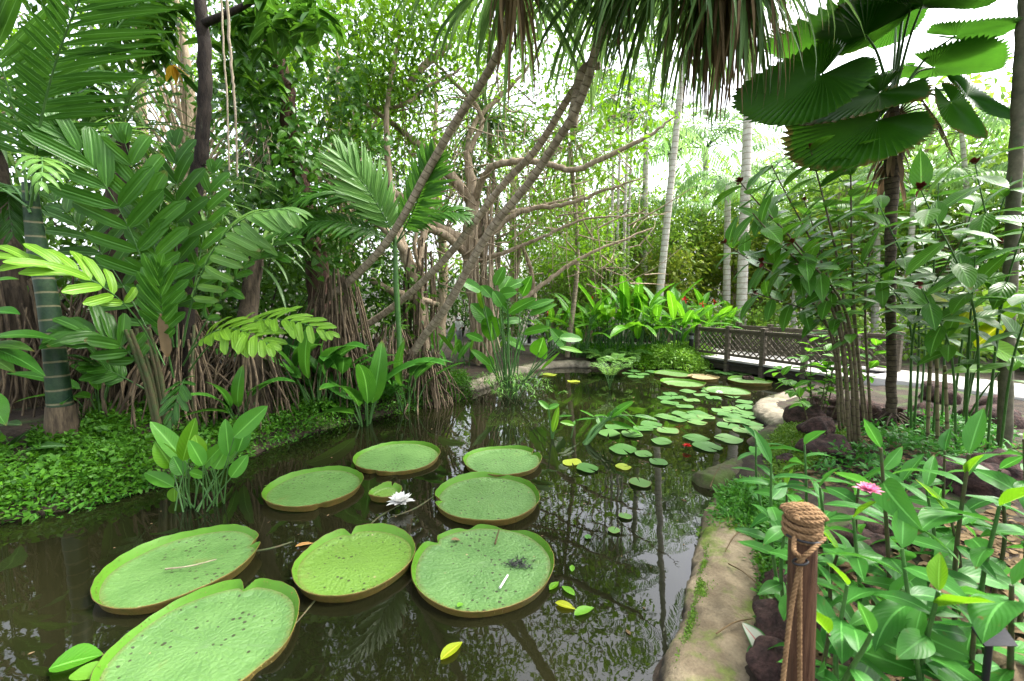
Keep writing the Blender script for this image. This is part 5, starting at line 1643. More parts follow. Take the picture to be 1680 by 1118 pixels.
m.build('trunk_fibre', 'dead', r)

def fan_leaf(root, hub, tip, side_px, span=5.2, n=58, cup=.14, droop=.1, teeth=.045, ell=.85, lat=.74, label=None):
    """pleated round leaf: stalk joins at hub, middle segment ends at tip"""
    hub, tip = np.asarray(hub), np.asarray(tip)
    A = tip - hub
    Rr = np.linalg.norm(A)
    A = A / Rr
    Nn = UP + np.asarray(side_px, float)
    Nn = nrm(Nn - A * (Nn @ A))
    B = np.cross(Nn, A)
    nth, nr = n * 2 + 1, 9
    th = np.linspace(-span / 2, span / 2, nth)
    q = np.linspace(0.02, 1, nr + 1)
    alt = (np.arange(nth) % 2) * 2 - 1
    rad = Rr * (ell * .5 + (1 - ell * .5) * ((1 + np.cos(th)) / 2) ** .65) * (1 + R_(.02, .05) * np.sin(th * 2.3 + R_(0, 6)))
    split = rng.uniform(-.03, .03, nth)
    Qe = q[:, None] * np.ones(nth)[None]
    Qe[-1] *= 1 + teeth * alt + split
    X, Y = Qe * rad * np.cos(th), Qe * rad * np.sin(th) * lat
    Zl = .016 * Rr * alt * np.minimum(1, q[:, None] * 1.5) * (1 + 0 * X) + cup * Rr * (np.abs(np.sin(th / 2)) * q[:, None] ** 1.2) - droop * Rr * q[:, None] ** 2.2 * (.6 + .4 * np.cos(th))
    Zl = Zl + .05 * Rr * np.sin(th * 3 + R_(0, 6)) * q[:, None] ** 2
    V = hub + X[..., None] * A + Y[..., None] * B + Zl[..., None] * Nn
    At = np.stack([np.repeat(q[:, None], nth, 1), np.repeat((th / span * 2)[None], nr + 1, 0), np.full(X.shape, R_(.1, .9))], -1)
    i = np.arange(nr)[:, None] * nth
    j = np.arange(nth - 1)[None]
    m = MB()
    m.add(V.reshape(-1, 3), np.stack([i + j, i + nth + j, i + nth + 1 + j, i + 1 + j], -1).reshape(-1, 4), At.reshape(-1, 3))
    o = m.build('fan_leaf', 'fan', root, False)
    m = MB()
    tube(m, [crown_c + (hub - crown_c) * .03, crown_c * .45 + hub * .55 + UP * .12, hub], [.02, .014, .01], 7, 16)
    m.build('leaf_stalk', 'stem_g', o)
z3 = lambda x, y: (1120 + x / 2.795, y / 2.795 - 14)
for hb, tp, z0, z1, sd, kw in [((840, 200), (480, 110), 5.4, 5.0, (0, .1, 0), dict(droop=.1, cup=.3, ell=.75)), ((640, 380), (290, 560), 5.0, 4.8, (-.2, -1.3, 0), dict(span=5.4, cup=.12, ell=.6, lat=.6)), ((900, 470), (555, 540), 5.3, 5.1, (-.1, -1.0, 0), dict(cup=.2, ell=.6, lat=.6)), ((895, 590), (500, 715), 5.2, 5.05, (-.1, -1.4, 0), dict(cup=.15, ell=.7, lat=.65)),
                               ((1045, 80), (800, -60), 5.2, 4.6, (0, .2, 0), dict(ell=.95)), ((1100, 60), (1450, -40), 5.0, 4.4, (.1, .1, 0), dict(ell=.95, cup=.2)), ((1150, 350), (1480, 310), 5.4, 5.2, (0, .05, 0), dict(cup=.25, ell=.7)), ((1230, 510), (1400, 660), 5.3, 5.15, (.2, -1.6, 0), dict(ell=.85, cup=.1, lat=.7)),
                               ((1250, 205), (1560, 120), 5.2, 4.7, (.1, -.1, 0), dict(cup=.2)), ((1300, 480), (1560, 560), 5.6, 5.5, (.1, -1.2, 0), dict(cup=.2, lat=.6)), ((980, 120), (900, 250), 6.0, 6.5, (0, -.4, .2), dict(cup=.2)), ((1000, 380), (850, 420), 6.2, 6.5, (-.2, .3, 0), dict(cup=.2)), ((1040, -120), (1050, -420), 5.6, 5.2, (0, .2, 0), dict())]:
    fan_leaf(r, at(*z3(*hb), z0), at(*z3(*tp), z1), sd, **kw)
m = MB()
for k in range(6):
    p = [at(1470, 190, ZP), at(1500 + k * 6, 150 + k * 8, ZP - .2), at(1530 + k * 8, 200 + k * 14, ZP - .3)]
    tube(m, p, [.012, .008, .004], 5, 12)
m.build('dry_stalk', 'dead', r)

# ---- costus shrubs (spiral leaved canes)
def cane_plant(name, label, base, stems, mat, L, Wd, stem='stem_b', start=.5, per=.1, sr=.02, group=None, bud=True, cat='costus', jitter=.15, bend=(.2, .7)):
    base = np.asarray(base, float)
    r = thing(name, label, cat, base, group)
    for P in stems:
        P = [np.asarray(p, float) for p in P]
        m = MB()
        n = 36
        C = tube(m, P, [sr, sr * .85, sr * .35], 8, n)
        st = m.build('cane', stem, r)
        seg = np.linalg.norm(np.diff(C, axis=0), axis=1)
        Ls = np.r_[0, np.cumsum(seg)]
        s = np.arange(Ls[-1] * start, Ls[-1], per)
        Pt = np.stack([np.interp(s, Ls, C[:, i]) for i in range(3)], -1)
        Tg = nrm(np.gradient(C, axis=0))
        Tn = nrm(np.stack([np.interp(s, Ls, Tg[:, i]) for i in range(3)], -1))
        S = nrm(np.cross(Tn, [.2, 1.0, .1]))
        B = np.cross(Tn, S)
        k = len(s)
        a = np.arange(k) * 1.75 + R_(0, 6) + rng.normal(0, .3, k)
        O = S * np.cos(a)[:, None] + B * np.sin(a)[:, None]
        el = rng.uniform(.1, .7, k)
        D = O * np.cos(el)[:, None] + Tn * np.sin(el)[:, None] + np.array([0, 0, -.15])
        m = MB()
        prof = np.minimum(1, .7 + .5 * np.linspace(0, 1, k)) * rng.uniform(.8, 1.1, k)
        scatter(m, T_GING, Pt, D, UP + Tn * .3 + rng.normal(0, jitter, (k, 3)), L * prof, Wd * prof, rng.uniform(*bend, k), .18, None, 0, .03)
        m.build('leaves', mat, st)
        if bud and R_(0, 1) < .4:
            m = MB()
            e = C[-1]
            scatter(m, T_SM, np.repeat(e[None], 14, 0), rng.normal(0, .6, (14, 3)) + Tn[-1] * 1.2, UP, .07, .018, .3, .4)
            m.build('flower_head', 'bract', st)
    return r

cb = on(1398, 720, .3)
Zc = cb[1]
def canes(lst, b, Z):
    out = []
    for (x0, y0), (xm, ym), (x1, y1), dz in lst:
        p0 = on(x0, y0, .3)
        out.append([p0 - [0, 0, .05], at(xm, ym, p0[1] + dz * .5), at(x1, y1, p0[1] + dz)])
    return out
cane_plant('costus_shrub', 'costus shrub with jointed canes arching left over the lily raft', cb,
           canes([((1405, 735), (1375, 500), (1215, 300), -.3), ((1398, 725), (1370, 490), (1265, 270), .2), ((1410, 720), (1378, 450), (1330, 245), .0), ((1388, 700), (1362, 470), (1320, 330), .5), ((1420, 710), (1400, 480), (1395, 240), -.2), ((1430, 700), (1420, 480), (1450, 290), .3),
                  ((1380, 715), (1350, 520), (1190, 400), .2), ((1400, 730), (1360, 470), (1250, 430), -.5), ((1395, 735), (1370, 520), (1235, 350), -.6), ((1412, 735), (1390, 520), (1300, 400), -.6), ((1425, 700), (1400, 520), (1370, 330), .6), ((1385, 710), (1360, 540), (1240, 480), 0)], cb, Zc), 'costus', .40, .075, per=.062, sr=.017)
b2 = on(1500, 710, .3)
cane_plant('costus_shrub', 'costus shrub with thinner canes right of the fan palm trunk', b2,
           canes([((1500, 712), (1505, 500), (1440, 330), -.6), ((1520, 705), (1530, 480), (1540, 300), -.4), ((1490, 700), (1490, 520), (1400, 420), -.6), ((1530, 720), (1550, 500), (1600, 330), -.8), ((1545, 700), (1560, 520), (1640, 400), -.3), ((1510, 690), (1520, 480), (1500, 320), 0), ((1560, 705), (1590, 500), (1660, 290), -.6), ((1495, 715), (1500, 540), (1560, 420), -.9)], b2, 0), 'costus', .42, .075, 'stem_g', per=.075, sr=.013)
b3 = on(1600, 740, .35)
cane_plant('costus_shrub', 'large-leaved costus leaning in from the right edge', b3,
           canes([((1600, 745), (1600, 520), (1510, 310), -1.0), ((1620, 740), (1640, 520), (1690, 340), -.9), ((1585, 735), (1590, 560), (1600, 420), -.9), ((1640, 750), (1660, 600), (1700, 470), -.8), ((1570, 740), (1560, 580), (1510, 470), -.8), ((1610, 730), (1640, 500), (1600, 270), -.9)], b3, 0), 'costus', .40, .085, 'stem_g', per=.1, sr=.012)
# low shrub by the rock, yellowing leaves
b4 = on(1330, 690, .25)
cane_plant('rock_shrub', 'small round-leaved shrub on the lava rocks in front of the bridge', b4,
           canes([((1325, 695), (1320, 660), (1270, 600), .2), ((1335, 690), (1330, 640), (1310, 580), .2), ((1345, 695), (1350, 650), (1360, 590), .1), ((1330, 700), (1315, 660), (1290, 620), -.1), ((1340, 690), (1350, 650), (1400, 610), .1), ((1350, 690), (1365, 620), (1345, 540), .3), ((1360, 690), (1390, 620), (1400, 545), .2), ((1330, 690), (1330, 620), (1330, 560), .4), ((1370, 690), (1420, 620), (1440, 560), .3), ((1345, 690), (1360, 630), (1380, 570), 0)], b4, 0), 'canna', .22, .07, 'stem_b', start=.35, per=.055, sr=.009, cat='shrub', bud=False)
r = thing('yellowing_ginger', 'yellowing large ginger leaves lit up right of the fan palm trunk', 'ginger', on(1570, 690, .3))
sm_ = MB()
for b_, t_, w, mt in [((1590, 510), (1512, 475), 44, 'yellowing'), ((1600, 500), (1570, 530), 40, 'yellowing'), ((1610, 540), (1680, 480), 40, 'young'), ((1610, 560), (1690, 600), 36, 'young'), ((1600, 570), (1650, 520), 34, 'yellowing'), ((1640, 610), (1560, 600), 26, 'young'), ((1590, 590), (1520, 560), 30, 'canna')]:
    leafpx(r, b_, t_, 4.6, 4.4, w, mt, T_GING, .4, .2, .5, on(1580, 700, .3), sm_, .012)
sm_.build('stem', 'stem_g', r)

# trunks and canes at the right
b = on(1648, 735, .35)
r = thing('edge_trunk', 'smooth grey-brown slim trunk at the right edge of the bed', 'tree', b)
m = MB()
Zt = b[1]
tube(m, [b - [0, 0, .1], at(1655, 500, Zt), at(1668, 250, Zt), at(1678, 60, Zt), at(1690, -150, Zt), at(1700, -420, Zt)], [.064, .06, .058, .057, .055, .04], 14, 50, wob=.004)
m.build('trunk', solid('grey trunk', (.075, .075, .042), (.15, .14, .085), 6, .8, .4, cc=(.09, .12, .06), ct=(.55, .7)), r)
m = MB()
for k in range(14):
    a = k * 2.4
    o_ = np.array([cos(a), sin(a), .3])
    t_ = at(1700, -420, Zt)
    frond(m, t_, t_ + o_ * .9 + UP * .3, t_ + o_ * 1.6 - UP * .5, n=18, ll=.4, lw=.03, t=T_SM)
m.build('fronds', ['palm_dark', 'stem_g'], r)
for px, y0, y1, lx, lab in ((1540, 735, 515, -4, 'tan bamboo stake beside the yellowing leaves'), (1522, 730, 560, 6, 'greenish bamboo stake left of the tan one'), (1558, 740, 600, -8, 'short reddish cane right of the tan stake')):
    b = on(px, y0, .3)
    m = MB()
    tube(m, [b - [0, 0, .1], at(px + lx, y1, b[1])], [.018, .015], 8, 30)
    solo('bamboo_stake', m, 'cane', lab, 'stake', 'bamboo stakes in the bed')

# ---- ginger bed in the right foreground
def ginger(label, top, base, n, L, Wd, young=2, rz=0.0, mat='ginger', grp='ginger plants in the right foreground', low=.3):
    top, base = np.asarray(top, float), np.asarray(base, float)
    r = thing('ginger_plant', label, 'ginger', base, grp)
    m = MB()
    mid = top * .5 + base * .5 + rng.normal(0, .03, 3)
    C = tube(m, [base - [0, 0, .05], mid, top], [.011, .009, .006], 7, 24)
    m.build('stem', 'stem_r' if R_(0, 1) < .5 else 'stem_g', r)
    for k in range(n):
        f_ = low + (1 - low) * (k / (n - 1)) ** .75
        p = C[int(f_ * 23)]
        a = rz + k * 2.5 + R_(-.25, .25)
        e = R_(-.05, .35) + .25 * (k / n)
        isy = k >= n - max(young, 1)
        e = e - .1 if not isy else e
        if isy:
            e = R_(.75, 1.15)
        D = np.array([cos(a) * cos(e), sin(a) * cos(e), sin(e)])
        m = MB()
        l_ = L * R_(.6, 1.05) * (.7 if isy else 1)
        scatter(m, T_GING, p, D, UP + rng.normal(0, .34, 3), l_, Wd * l_ / L * R_(.8, 1.2), R_(.3, 1.25) if not isy else R_(.0, .3), .22 if not isy else .6, None, 0, .06)
        m.build('leaf', 'young' if isy and young and R_(0, 1) < .6 else mat, r)
    return r
GP = [((1445, 735), (1475, 960), 1.75, 11, .30, .052, 'ginger with a pale green shoot standing highest left of centre in the right bed'),
      ((1265, 760), (1290, 900), 2.3, 10, .30, .048, 'ginger with an upright yellow-green leaf beside the mossy bank'),
      ((1590, 745), (1590, 960), 1.7, 11, .30, .052, 'ginger with two bright upright shoots near the right edge trunk'),
      ((1345, 800), (1365, 930), 2.1, 11, .32, .052, 'ginger spreading its leaves right behind the rope knot'),
      ((1400, 850), (1420, 1000), 1.75, 10, .29, .05, 'ginger next to the pink flower'),
      ((1480, 900), (1470, 1080), 1.5, 10, .28, .052, 'ginger with broad leaves right of the rope post'),
      ((1540, 970), (1535, 1160), 1.3, 10, .25, .048, 'low ginger with a glossy yellow shoot in front of the mossy log'),
      ((1640, 830), (1650, 1000), 1.6, 10, .28, .052, 'ginger crowding the right edge above the log'),
      ((1390, 960), (1400, 1110), 1.45, 9, .25, .048, 'low ginger close to the right side of the post'),
      ((1660, 960), (1670, 1140), 1.25, 9, .25, .05, 'ginger at the lower right edge of the picture'),
      ((1430, 1040), (1430, 1180), 1.2, 8, .2, .042, 'smallest ginger at the bottom between post and label stake'),
      ((1320, 730), (1330, 800), 2.9, 10, .33, .052, 'ginger behind the upright yellow-green one at the bank top'),
      ((1520, 800), (1520, 900), 2.2, 10, .32, .052, 'ginger in the second row behind the log'),
      ((1240, 720), (1260, 770), 3.3, 9, .28, .044, 'darker ginger farthest back on the mossy bank'),
      ((1340, 870), (1345, 1010), 1.7, 9, .25, .046, 'ginger hugging the post just below its knot'),
      ((1680, 720), (1690, 900), 2.0, 9, .3, .052, 'ginger half cut off by the right picture edge'),
      ((1290, 850), (1300, 960), 2.048, 8, .24, .044, 'ginger left of the post above the lava stones'),
       ((1480, 790), (1490, 860), 2.6, 10, .33, .052, 'ginger in the back row before the bamboo stakes'),
       ((1460, 985), (1455, 1090), 1.55, 11, .27, .05, 'short ginger covering the soil left of the log end'),
       ((1375, 905), (1380, 990), 1.9, 11, .29, .05, 'short ginger between the post and the pink flower'),
       ((1560, 850), (1560, 920), 2.1, 11, .32, .052, 'short ginger leaning over the middle of the log'),
       ((1500, 1050), (1500, 1150), 1.35, 10, .23, .044, 'short ginger left of the label stake'),
       ((1600, 1010), (1600, 1110), 1.4, 10, .25, .046, 'short ginger touching the label plate'),
       ((1410, 790), (1415, 850), 2.5, 11, .33, .052, 'short ginger behind the pink flower'),
       ((1290, 800), (1300, 850), 2.5, 10, .28, .046, 'short ginger on the bank just left of the rope knot'),
       ((1550, 740), (1555, 800), 2.7, 11, .34, .054, 'short ginger at the foot of the tan stake'),
       ((1640, 770), (1645, 840), 2.2, 11, .33, .052, 'short ginger at the foot of the right edge trunk'),
       ((1360, 1040), (1362, 1130), 1.35, 8, .2, .05, 'short ginger tucked against the post near the picture bottom')]
for i, (tp, bs, Z, n, L, wd, lab) in enumerate(GP):
    t_ = at(*tp, Z)
    b = at(*bs, Z + .05)
    b[2] = min(gz(b[0], b[1]), b[2])
    b[2] = gz(b[0], b[1])
    ginger(lab, t_, b, n, L, wd, (1, 0, 0, 1)[i % 4] if i not in (0, 2, 6) else 2, R_(0, 6), low=.3 if i < 18 and i not in (8, 10) else .08)
pf = at(1425, 806, 1.5)
flower(pf, .048, 9, 'petal_p', 'pink ginger flower with a pale bud among the ginger leaves', 'pink_flower')

# caladium
b = on(1262, 1100, .2)
r = thing('caladium', 'two white red-veined caladium leaves edged green beside the sandy kerb', 'caladium', b)
sm_ = MB()
for b_, t_, w in [((1255, 1072), (1225, 1026), 34), ((1250, 1072), (1238, 1116), 34)]:
    leafpx(r, b_, t_, 1.95, 1.92, w * 1.3, 'calad', T_ARR, .25, .1, .6, b, sm_, .004, back=.2)
sm_.build('stem', 'stem_r', r)

# ---- rocks
RK = [((1292, 965), .12, 'dark red lava stone beside the rope post, upper of three'), ((1290, 1045), .14, 'dark red lava stone beside the rope post, middle of three'), ((1285, 1112), .13, 'dark red lava stone beside the rope post, lowest of three'), ((1405, 905), .16, 'lava stone under the ginger leaves right of the post'), ((1470, 885), .14, 'lava stone in the shade behind the ginger stems'),
      ((1330, 690), .24, 'lava rock beside the pale kerb stone, nearest the water'), ((1345, 670), .22, 'lava rock stacked behind the pale kerb stone'), ((1370, 680), .2, 'lava rock at the foot of the costus canes'), ((1340, 715), .17, 'rough lava rock in the moss below the pale stone'), ((1228, 624), .13, 'small red lava rock sitting in the water by the bridge beam'), ((1545, 660), .25, 'lava rock at the edge of the path behind the canes'),
      ((1360, 745), .18, 'lava rock lying in the moss below the canes'), ((1600, 800), .22, 'lava rock behind the right hand ginger'), ((1650, 790), .25, 'lava rock near the right edge trunk'), ((1285, 760), .09, 'small red stone on the mossy bank'), ((1115, 585), .22, 'dark boulder at the foot of the back cannas'), ((1155, 580), .26, 'reddish boulder by the left bridge post'), ((1430, 690), .2, 'lava rock by the fan palm roots'), ((1500, 690), .2, 'dark lava rock between canes and path'), ((1620, 690), .3, 'large lava rock before the path at the right')]
for (px, py), rr, lab in RK:
    p = on(px, py, .15)
    if px == 1228:
        p = gp(px, py, 0)
    m = MB()
    s_ = rr * p[1] / p[1]
    blob(m, p + [0, 0, rr * .35], (rr * R_(1, 1.3), rr * R_(.9, 1.1), rr * .8), 22, .5)
    solo('lava_rock', m, 'lava', lab, 'rock', 'lava rocks in the beds', org=p)
m = MB()
P = [at(1470, 875, 2.2), at(1560, 920, 1.95), at(1640, 960, 1.75), at(1720, 1005, 1.55)]
for p in P:
    p[2] = gz(p[0], p[1]) + .1
tube(m, P, [.11, .12, .12, .12], 14, 40, wob=.006)
solo('mossy_log', m, solid('mossy log bark', (.10, .075, .04), (.2, .15, .08), 6, .9, .7, cc=(.10, .12, .03), ct=(.45, .6)), 'thick mossy log lying across the ginger bed at the lower right', 'log')

# ---- rope post
pz = 1.25
pt = at(1318, 850, pz)
pbm = at(1312, 1118, pz)
d = (pt - pbm) / (pt[2] - pbm[2])
zg = gz(pt[0], pt[1])
p0 = pt + d * (zg - .1 - pt[2])
r = thing('rope_post', 'brown round timber post with a knotted coir rope wound round its top', 'post', (p0[0], p0[1], zg))
m = MB()
tube(m, [p0, pt - d * .02], [.041, .039], 24, 20)
m.build('post_shaft', 'post', r)

def rope(m, P, rad, n, tw=55.0):
    C = spline(P, n)
    T_ = nrm(np.gradient(C, axis=0))
    ref = np.array([.31, .77, .2])
    S = nrm(np.cross(T_, ref))
    B = np.cross(T_, S)
    L = np.r_[0, np.cumsum(np.linalg.norm(np.diff(C, axis=0), axis=1))]
    for k in range(3):
        a = L * tw + k * 2 * pi / 3
        Q = C + (S * np.cos(a)[:, None] + B * np.sin(a)[:, None]) * rad * .52
        tube(m, Q, [rad * .58], 6, len(Q), cap=False)
m = MB()
hlx = []
c = pt
for k in range(220):
    t_ = k / 219
    a = t_ * 2 * pi * 7.3
    rr = .0465 + .0025 * sin(a * .5) + .0015 * sin(a * 1.37)
    hlx.append(c + np.array([cos(a) * rr, sin(a) * rr, -.062 + .082 * t_ + .003 * sin(a) + .0025 * sin(a * .61)]))
rope(m, hlx, .0068, 900, 150)
for k, (off, hh) in enumerate(((-.038, .012), (-.027, .02), (-.015, .026), (-.003, .028), (.009, .027), (.021, .024), (.033, .016))):     # turns over the top
    arc = [c + np.array([cos(q) * .046, off + .004 * sin(q * 3), .012 + sin(q) * hh]) for q in np.linspace(0, pi, 14)]
    rope(m, arc, .0068, 160, 150)
arc = [c + np.array([off_, sin(q) * -.052, -.03 + .02 * cos(q)]) for q, off_ in zip(np.linspace(0, pi, 14), np.linspace(.05, -.05, 14))]
rope(m, arc, .0068, 160, 150)
m.build('rope_knot', 'rope', r)
m = MB()
tl = at(1300, 900, pz - .07)
for q in ([c + [-.045, -.03, -.045], at(1303, 905, pz - .07), at(1312, 922, pz - .06), at(1298, 1000, pz - .07), at(1285, 1110, pz - .09), at(1276, 1200, pz - .1)],
          [c + [.045, -.035, -.045], at(1330, 905, pz - .07), at(1314, 925, pz - .065), at(1312, 1000, pz - .065), at(1312, 1100, pz - .07), at(1312, 1200, pz - .07)]):
    rope(m, q, .0065, 420, 150)
m.build('hanging_rope', 'rope', r)
m = MB()
cc_ = at(1313, 922, pz - .063)
tube(m, [cc_ + np.array([cos(a) * .02, sin(a) * .014, .004 * cos(a)]) for a in np.linspace(0, 6.3, 14)], [.0035], 6, 30)
m.build('cable_tie', 'black', r)
m = MB()
c2_ = c + np.array([0, 0, -.05])
tube(m, [c2_ + np.array([cos(a) * .055, sin(a) * .055, 0]) for a in np.linspace(3.3, 5.2, 12)], [.004], 6, 24)
m.build('cable_tie', 'black', r)

for (a_, b_), lab in ((((1195, 925), (1245, 960)), 'thin dry twig lying across the sandy kerb'), (((1215, 870), (1190, 905)), 'short dry twig at the far end of the sandy kerb'), (((1175, 1040), (1235, 1015)), 'curved dry twig in the middle of the sandy kerb'), (((1165, 800), (1182, 765)), 'dry stick leaning on the mossy kerb end')):
    m = MB()
    p_, q_ = gp(*a_, .215), gp(*b_, .22)
    tube(m, [p_, (p_ + q_) / 2 + [0, .01, .012], q_], [.005, .003], 5, 8)
    solo('twig', m, 'dead', lab, 'twig', 'twigs on the kerb')

# plant label stake
b = at(1622, 1118, 1.2)
b[2] = gz(b[0], b[1])
r = thing('label_stake', 'black metal plant label stake with a tilted blank plate at the lower right', 'plant label', b)
tp = at(1624, 1045, 1.2)
m = MB()
tube(m, [b, tp], [.009, .009], 8, 8)
m.build('stake', 'black', r)
m = MB()
ax = np.array([[1, 0, 0], [0, .8, .6], [0, -.6, .8]])
box(m, tp + [0, -.01, .01], (.10, .05, .006), ax)
m.build('plate', 'black', r, False)

# bollard lights
for px, py, Z, h, lab in ((868, 580, 15.5, 1.0, 'black bollard light by the path behind the arum clump'), (1133, 588, 12.6, .75, 'black garden light among the cannas left of the bridge')):
    b = at(px, py, Z)
    b[2] = gz(b[0], b[1])
    r = thing('bollard_light', lab, 'bollard light', b, 'garden lights')
    m = MB()
    tube(m, [b, b + UP * h * .75], [.07, .065], 14, 6)
    m.build('lamp_body', 'black', r)
    m = MB()
    tube(m, [b + UP * h * .75, b + UP * h * .9], [.055, .055], 14, 5)
    m.build('lens', 'grey', r)
    m = MB()
    tube(m, [b + UP * h * .9, b + UP * h * .98, b + UP * h], [.085, .08, .02], 14, 6)
    m.build('lamp_cap', 'black', r)

# ---- person far behind
def person():
    Z = 21.0
    hd = at(753, 526, Z)
    g = gz(hd[0], hd[1])
    Ht = hd[2] - g + .12
    k = Ht / 1.7
    r = thing('person', 'small distant person in a white shirt and white hat walking behind the fig roots', 'person', (hd[0], hd[1], g))
    J = dict(pel=(0, 0, .92), sp=(0, -.02, 1.12), ch=(0, -.02, 1.32), nk=(0, -.03, 1.46), hd=(0, -.05, 1.6), top=(0, -.04, 1.69),
             sl=(-.18, 0, 1.4), el=(-.24, .02, 1.12), wl=(-.2, -.14, .92), hl=(-.19, -.2, .84), sr=(.18, 0, 1.4), er=(.25, .03, 1.12), wr=(.16, -.18, 1.05), hr=(.1, -.22, 1.08),
             kl=(-.1, -.08, .5), al=(-.1, 0, .08), fl=(-.1, -.14, .03), kr=(.1, .02, .5), ar=(.1, .12, .1), fr=(.1, 0, .03))
    E = [('pel', 'sp'), ('sp', 'ch'), ('ch', 'nk'), ('nk', 'hd'), ('hd', 'top'), ('ch', 'sl'), ('sl', 'el'), ('el', 'wl'), ('wl', 'hl'), ('ch', 'sr'), ('sr', 'er'), ('er', 'wr'), ('wr', 'hr'),
         ('pel', 'kl'), ('kl', 'al'), ('al', 'fl'), ('pel', 'kr'), ('kr', 'ar'), ('ar', 'fr')]
    Rd = dict(pel=.15, sp=.13, ch=.15, nk=.055, hd=.1, top=.07, sl=.065, el=.045, wl=.032, hl=.04, sr=.065, er=.045, wr=.032, hr=.04, kl=.06, al=.045, fl=.04, kr=.06, ar=.045, fr=.04)
    ks = list(J)
    me = bpy.data.meshes.new('body')
    me.from_pydata([tuple(np.array(J[q]) * k) for q in ks], [(ks.index(a), ks.index(b)) for a, b in E], [])
    o = bpy.data.objects.new('body', me)
    COL.objects.link(o)
    o.parent = r
    md = o.modifiers.new('skin', 'SKIN')
    for i, q in enumerate(ks):
        me.skin_vertices[0].data[i].radius = (Rd[q] * k, Rd[q] * k)
    me.skin_vertices[0].data[0].use_root = True
    o.modifiers.new('sub', 'SUBSURF').render_levels = 1
    me.materials.append(M['skin'])
    for nm, parts, mt, gr in (('shirt', [('pel', 'sp', 'ch', 'nk'), ('ch', 'sl', 'el'), ('ch', 'sr', 'er')], 'white', .02), ('trousers', [('sp', 'pel'), ('pel', 'kl', 'al'), ('pel', 'kr', 'ar')], 'grey', .018)):
        m = MB()
        for ch in parts:
            tube(m, [np.array(J[q]) * k for q in ch], [(Rd[q] + gr) * k * (1.15 if q in ('pel', 'sp', 'ch') else 1.1) for q in ch if q != 'nk'] + ([.07 * k] if ch[-1] == 'nk' else []), 12, 16)
        c_ = bpy.data.objects.new(nm, m.data(nm, mt))
        COL.objects.link(c_)
        c_.parent = r
    m = MB()
    h_ = np.array(J['top']) * k
    tube(m, [h_ - [0, 0, .03], h_ - [0, 0, .025], h_ + [0, 0, .05 * k], h_ + [0, 0, .1 * k]], [.18 * k, .12 * k, .11 * k, .03], 14, 12)
    c_ = bpy.data.objects.new('hat', m.data('hat', 'white'))
    COL.objects.link(c_)
    c_.parent = r
person()
m = MB()
bb = at(733, 570, 19.0)
for k in range(9):
    blob(m, bb + np.array([R_(-.5, .5), R_(-.2, .2), R_(-.1, .35)]), (R_(.15, .3), .2, R_(.1, .2)), 8, .3, 0 if k % 3 else 1)
bb[2] = gz(bb[0], bb[1])
solo('cloth_bundle', m, ['blue', 'white'], 'blue cloth bundle with white pieces half hidden behind small cannas', 'bundle', org=bb)

# ---- ground cover and litter (uncountable)
def inside_px(poly, n, z=.2):
    poly = np.array(poly, float)
    lo, hi = poly.min(0), poly.max(0)
    out = []
    while len(out) < n:
        q = rng.uniform(lo, hi, (n * 2, 2))
        ins = np.zeros(len(q), bool)
        for i in range(len(poly)):
            a, b = poly[i], poly[(i + 1) % len(poly)]
            c = ((a[1] > q[:, 1]) != (b[1] > q[:, 1])) & (q[:, 0] < (b[0] - a[0]) * (q[:, 1] - a[1]) / (b[1] - a[1] + 1e-12) + a[0])
            ins ^= c
        out += list(q[ins])
    return np.array(out[:n])

def cover(name, label, polyW, n, L, mat, hmax, asp=.5, edge=.0, mound=None, per=5, cat='ground cover', patch=2, zmin=-9):
    q = inside_px(polyW, n)
    d = sdist(q[:, 0], q[:, 1])
    k_ = (d > edge) & (np.sin(q[:, 0] * 5.3 + np.sin(q[:, 1] * 4.1) * 1.7) * np.sin(q[:, 1] * 6.1 + 1.3 * np.sin(q[:, 0] * 3.7)) < patch)
    q = q[k_]
    d = d[k_]
    z = np.maximum(ground(q[:, 0], q[:, 1]), zmin)
    hh = hmax * (.35 + .65 * np.clip(np.sin(q[:, 0] * 4.1 + 1) * np.sin(q[:, 1] * 3.3) * .5 + .5, 0, 1)) * np.clip((d + .1) / .25, .3, 1)
    if mound:
        hh = hh + mound(q)
    C = np.stack([q[:, 0], q[:, 1], z + hh * rng.uniform(.3, 1, len(q))], -1)
    m = MB()
    clumps(m, C, per, L * .6, L, asp, droop=.0, flat=.5)
    return solo(name, m, mat, label, cat, kind='stuff', org=(C[:, 0].mean(), C[:, 1].mean(), C[:, 2].min()))
W2 = lambda pts, z=.15: [gp(a, b, z)[:2] for a, b in pts]
cover('ground_cover', 'bright small-leaved ground cover on the left bank above the water', W2([(-200, 960), (0, 870), (130, 845), (262, 810), (240, 770), (180, 720), (60, 760), (-200, 800)], .1), 3600, .055, 'cover', .13, .55, edge=-.08, per=6, patch=.38)
cover('ground_cover', 'bright ground cover mat on the middle of the left bank', W2([(420, 755), (485, 728), (560, 705), (640, 688), (720, 672), (785, 656), (760, 625), (700, 625), (620, 645), (540, 660), (470, 670), (400, 700), (380, 740)], .1), 5200, .055, 'cover', .27, .55, edge=-.14, per=6, patch=.85)
cover('creeping_weed', 'larger light green weed leaves creeping through the left bank carpet', W2([(-200, 960), (0, 870), (130, 845), (262, 810), (240, 770), (180, 720), (60, 760), (-200, 800)], .1), 260, .09, 'cover', .17, .6, edge=0, per=5, patch=.1)
cover('fern_weed', 'ferny weeds at the water edge of the left bank', W2([(-200, 960), (0, 870), (130, 845), (262, 810), (420, 750), (560, 705), (560, 690), (400, 730), (250, 785), (100, 820), (-200, 900)], .1), 500, .09, 'fern', .15, .22, edge=-.1, per=9, patch=.2)
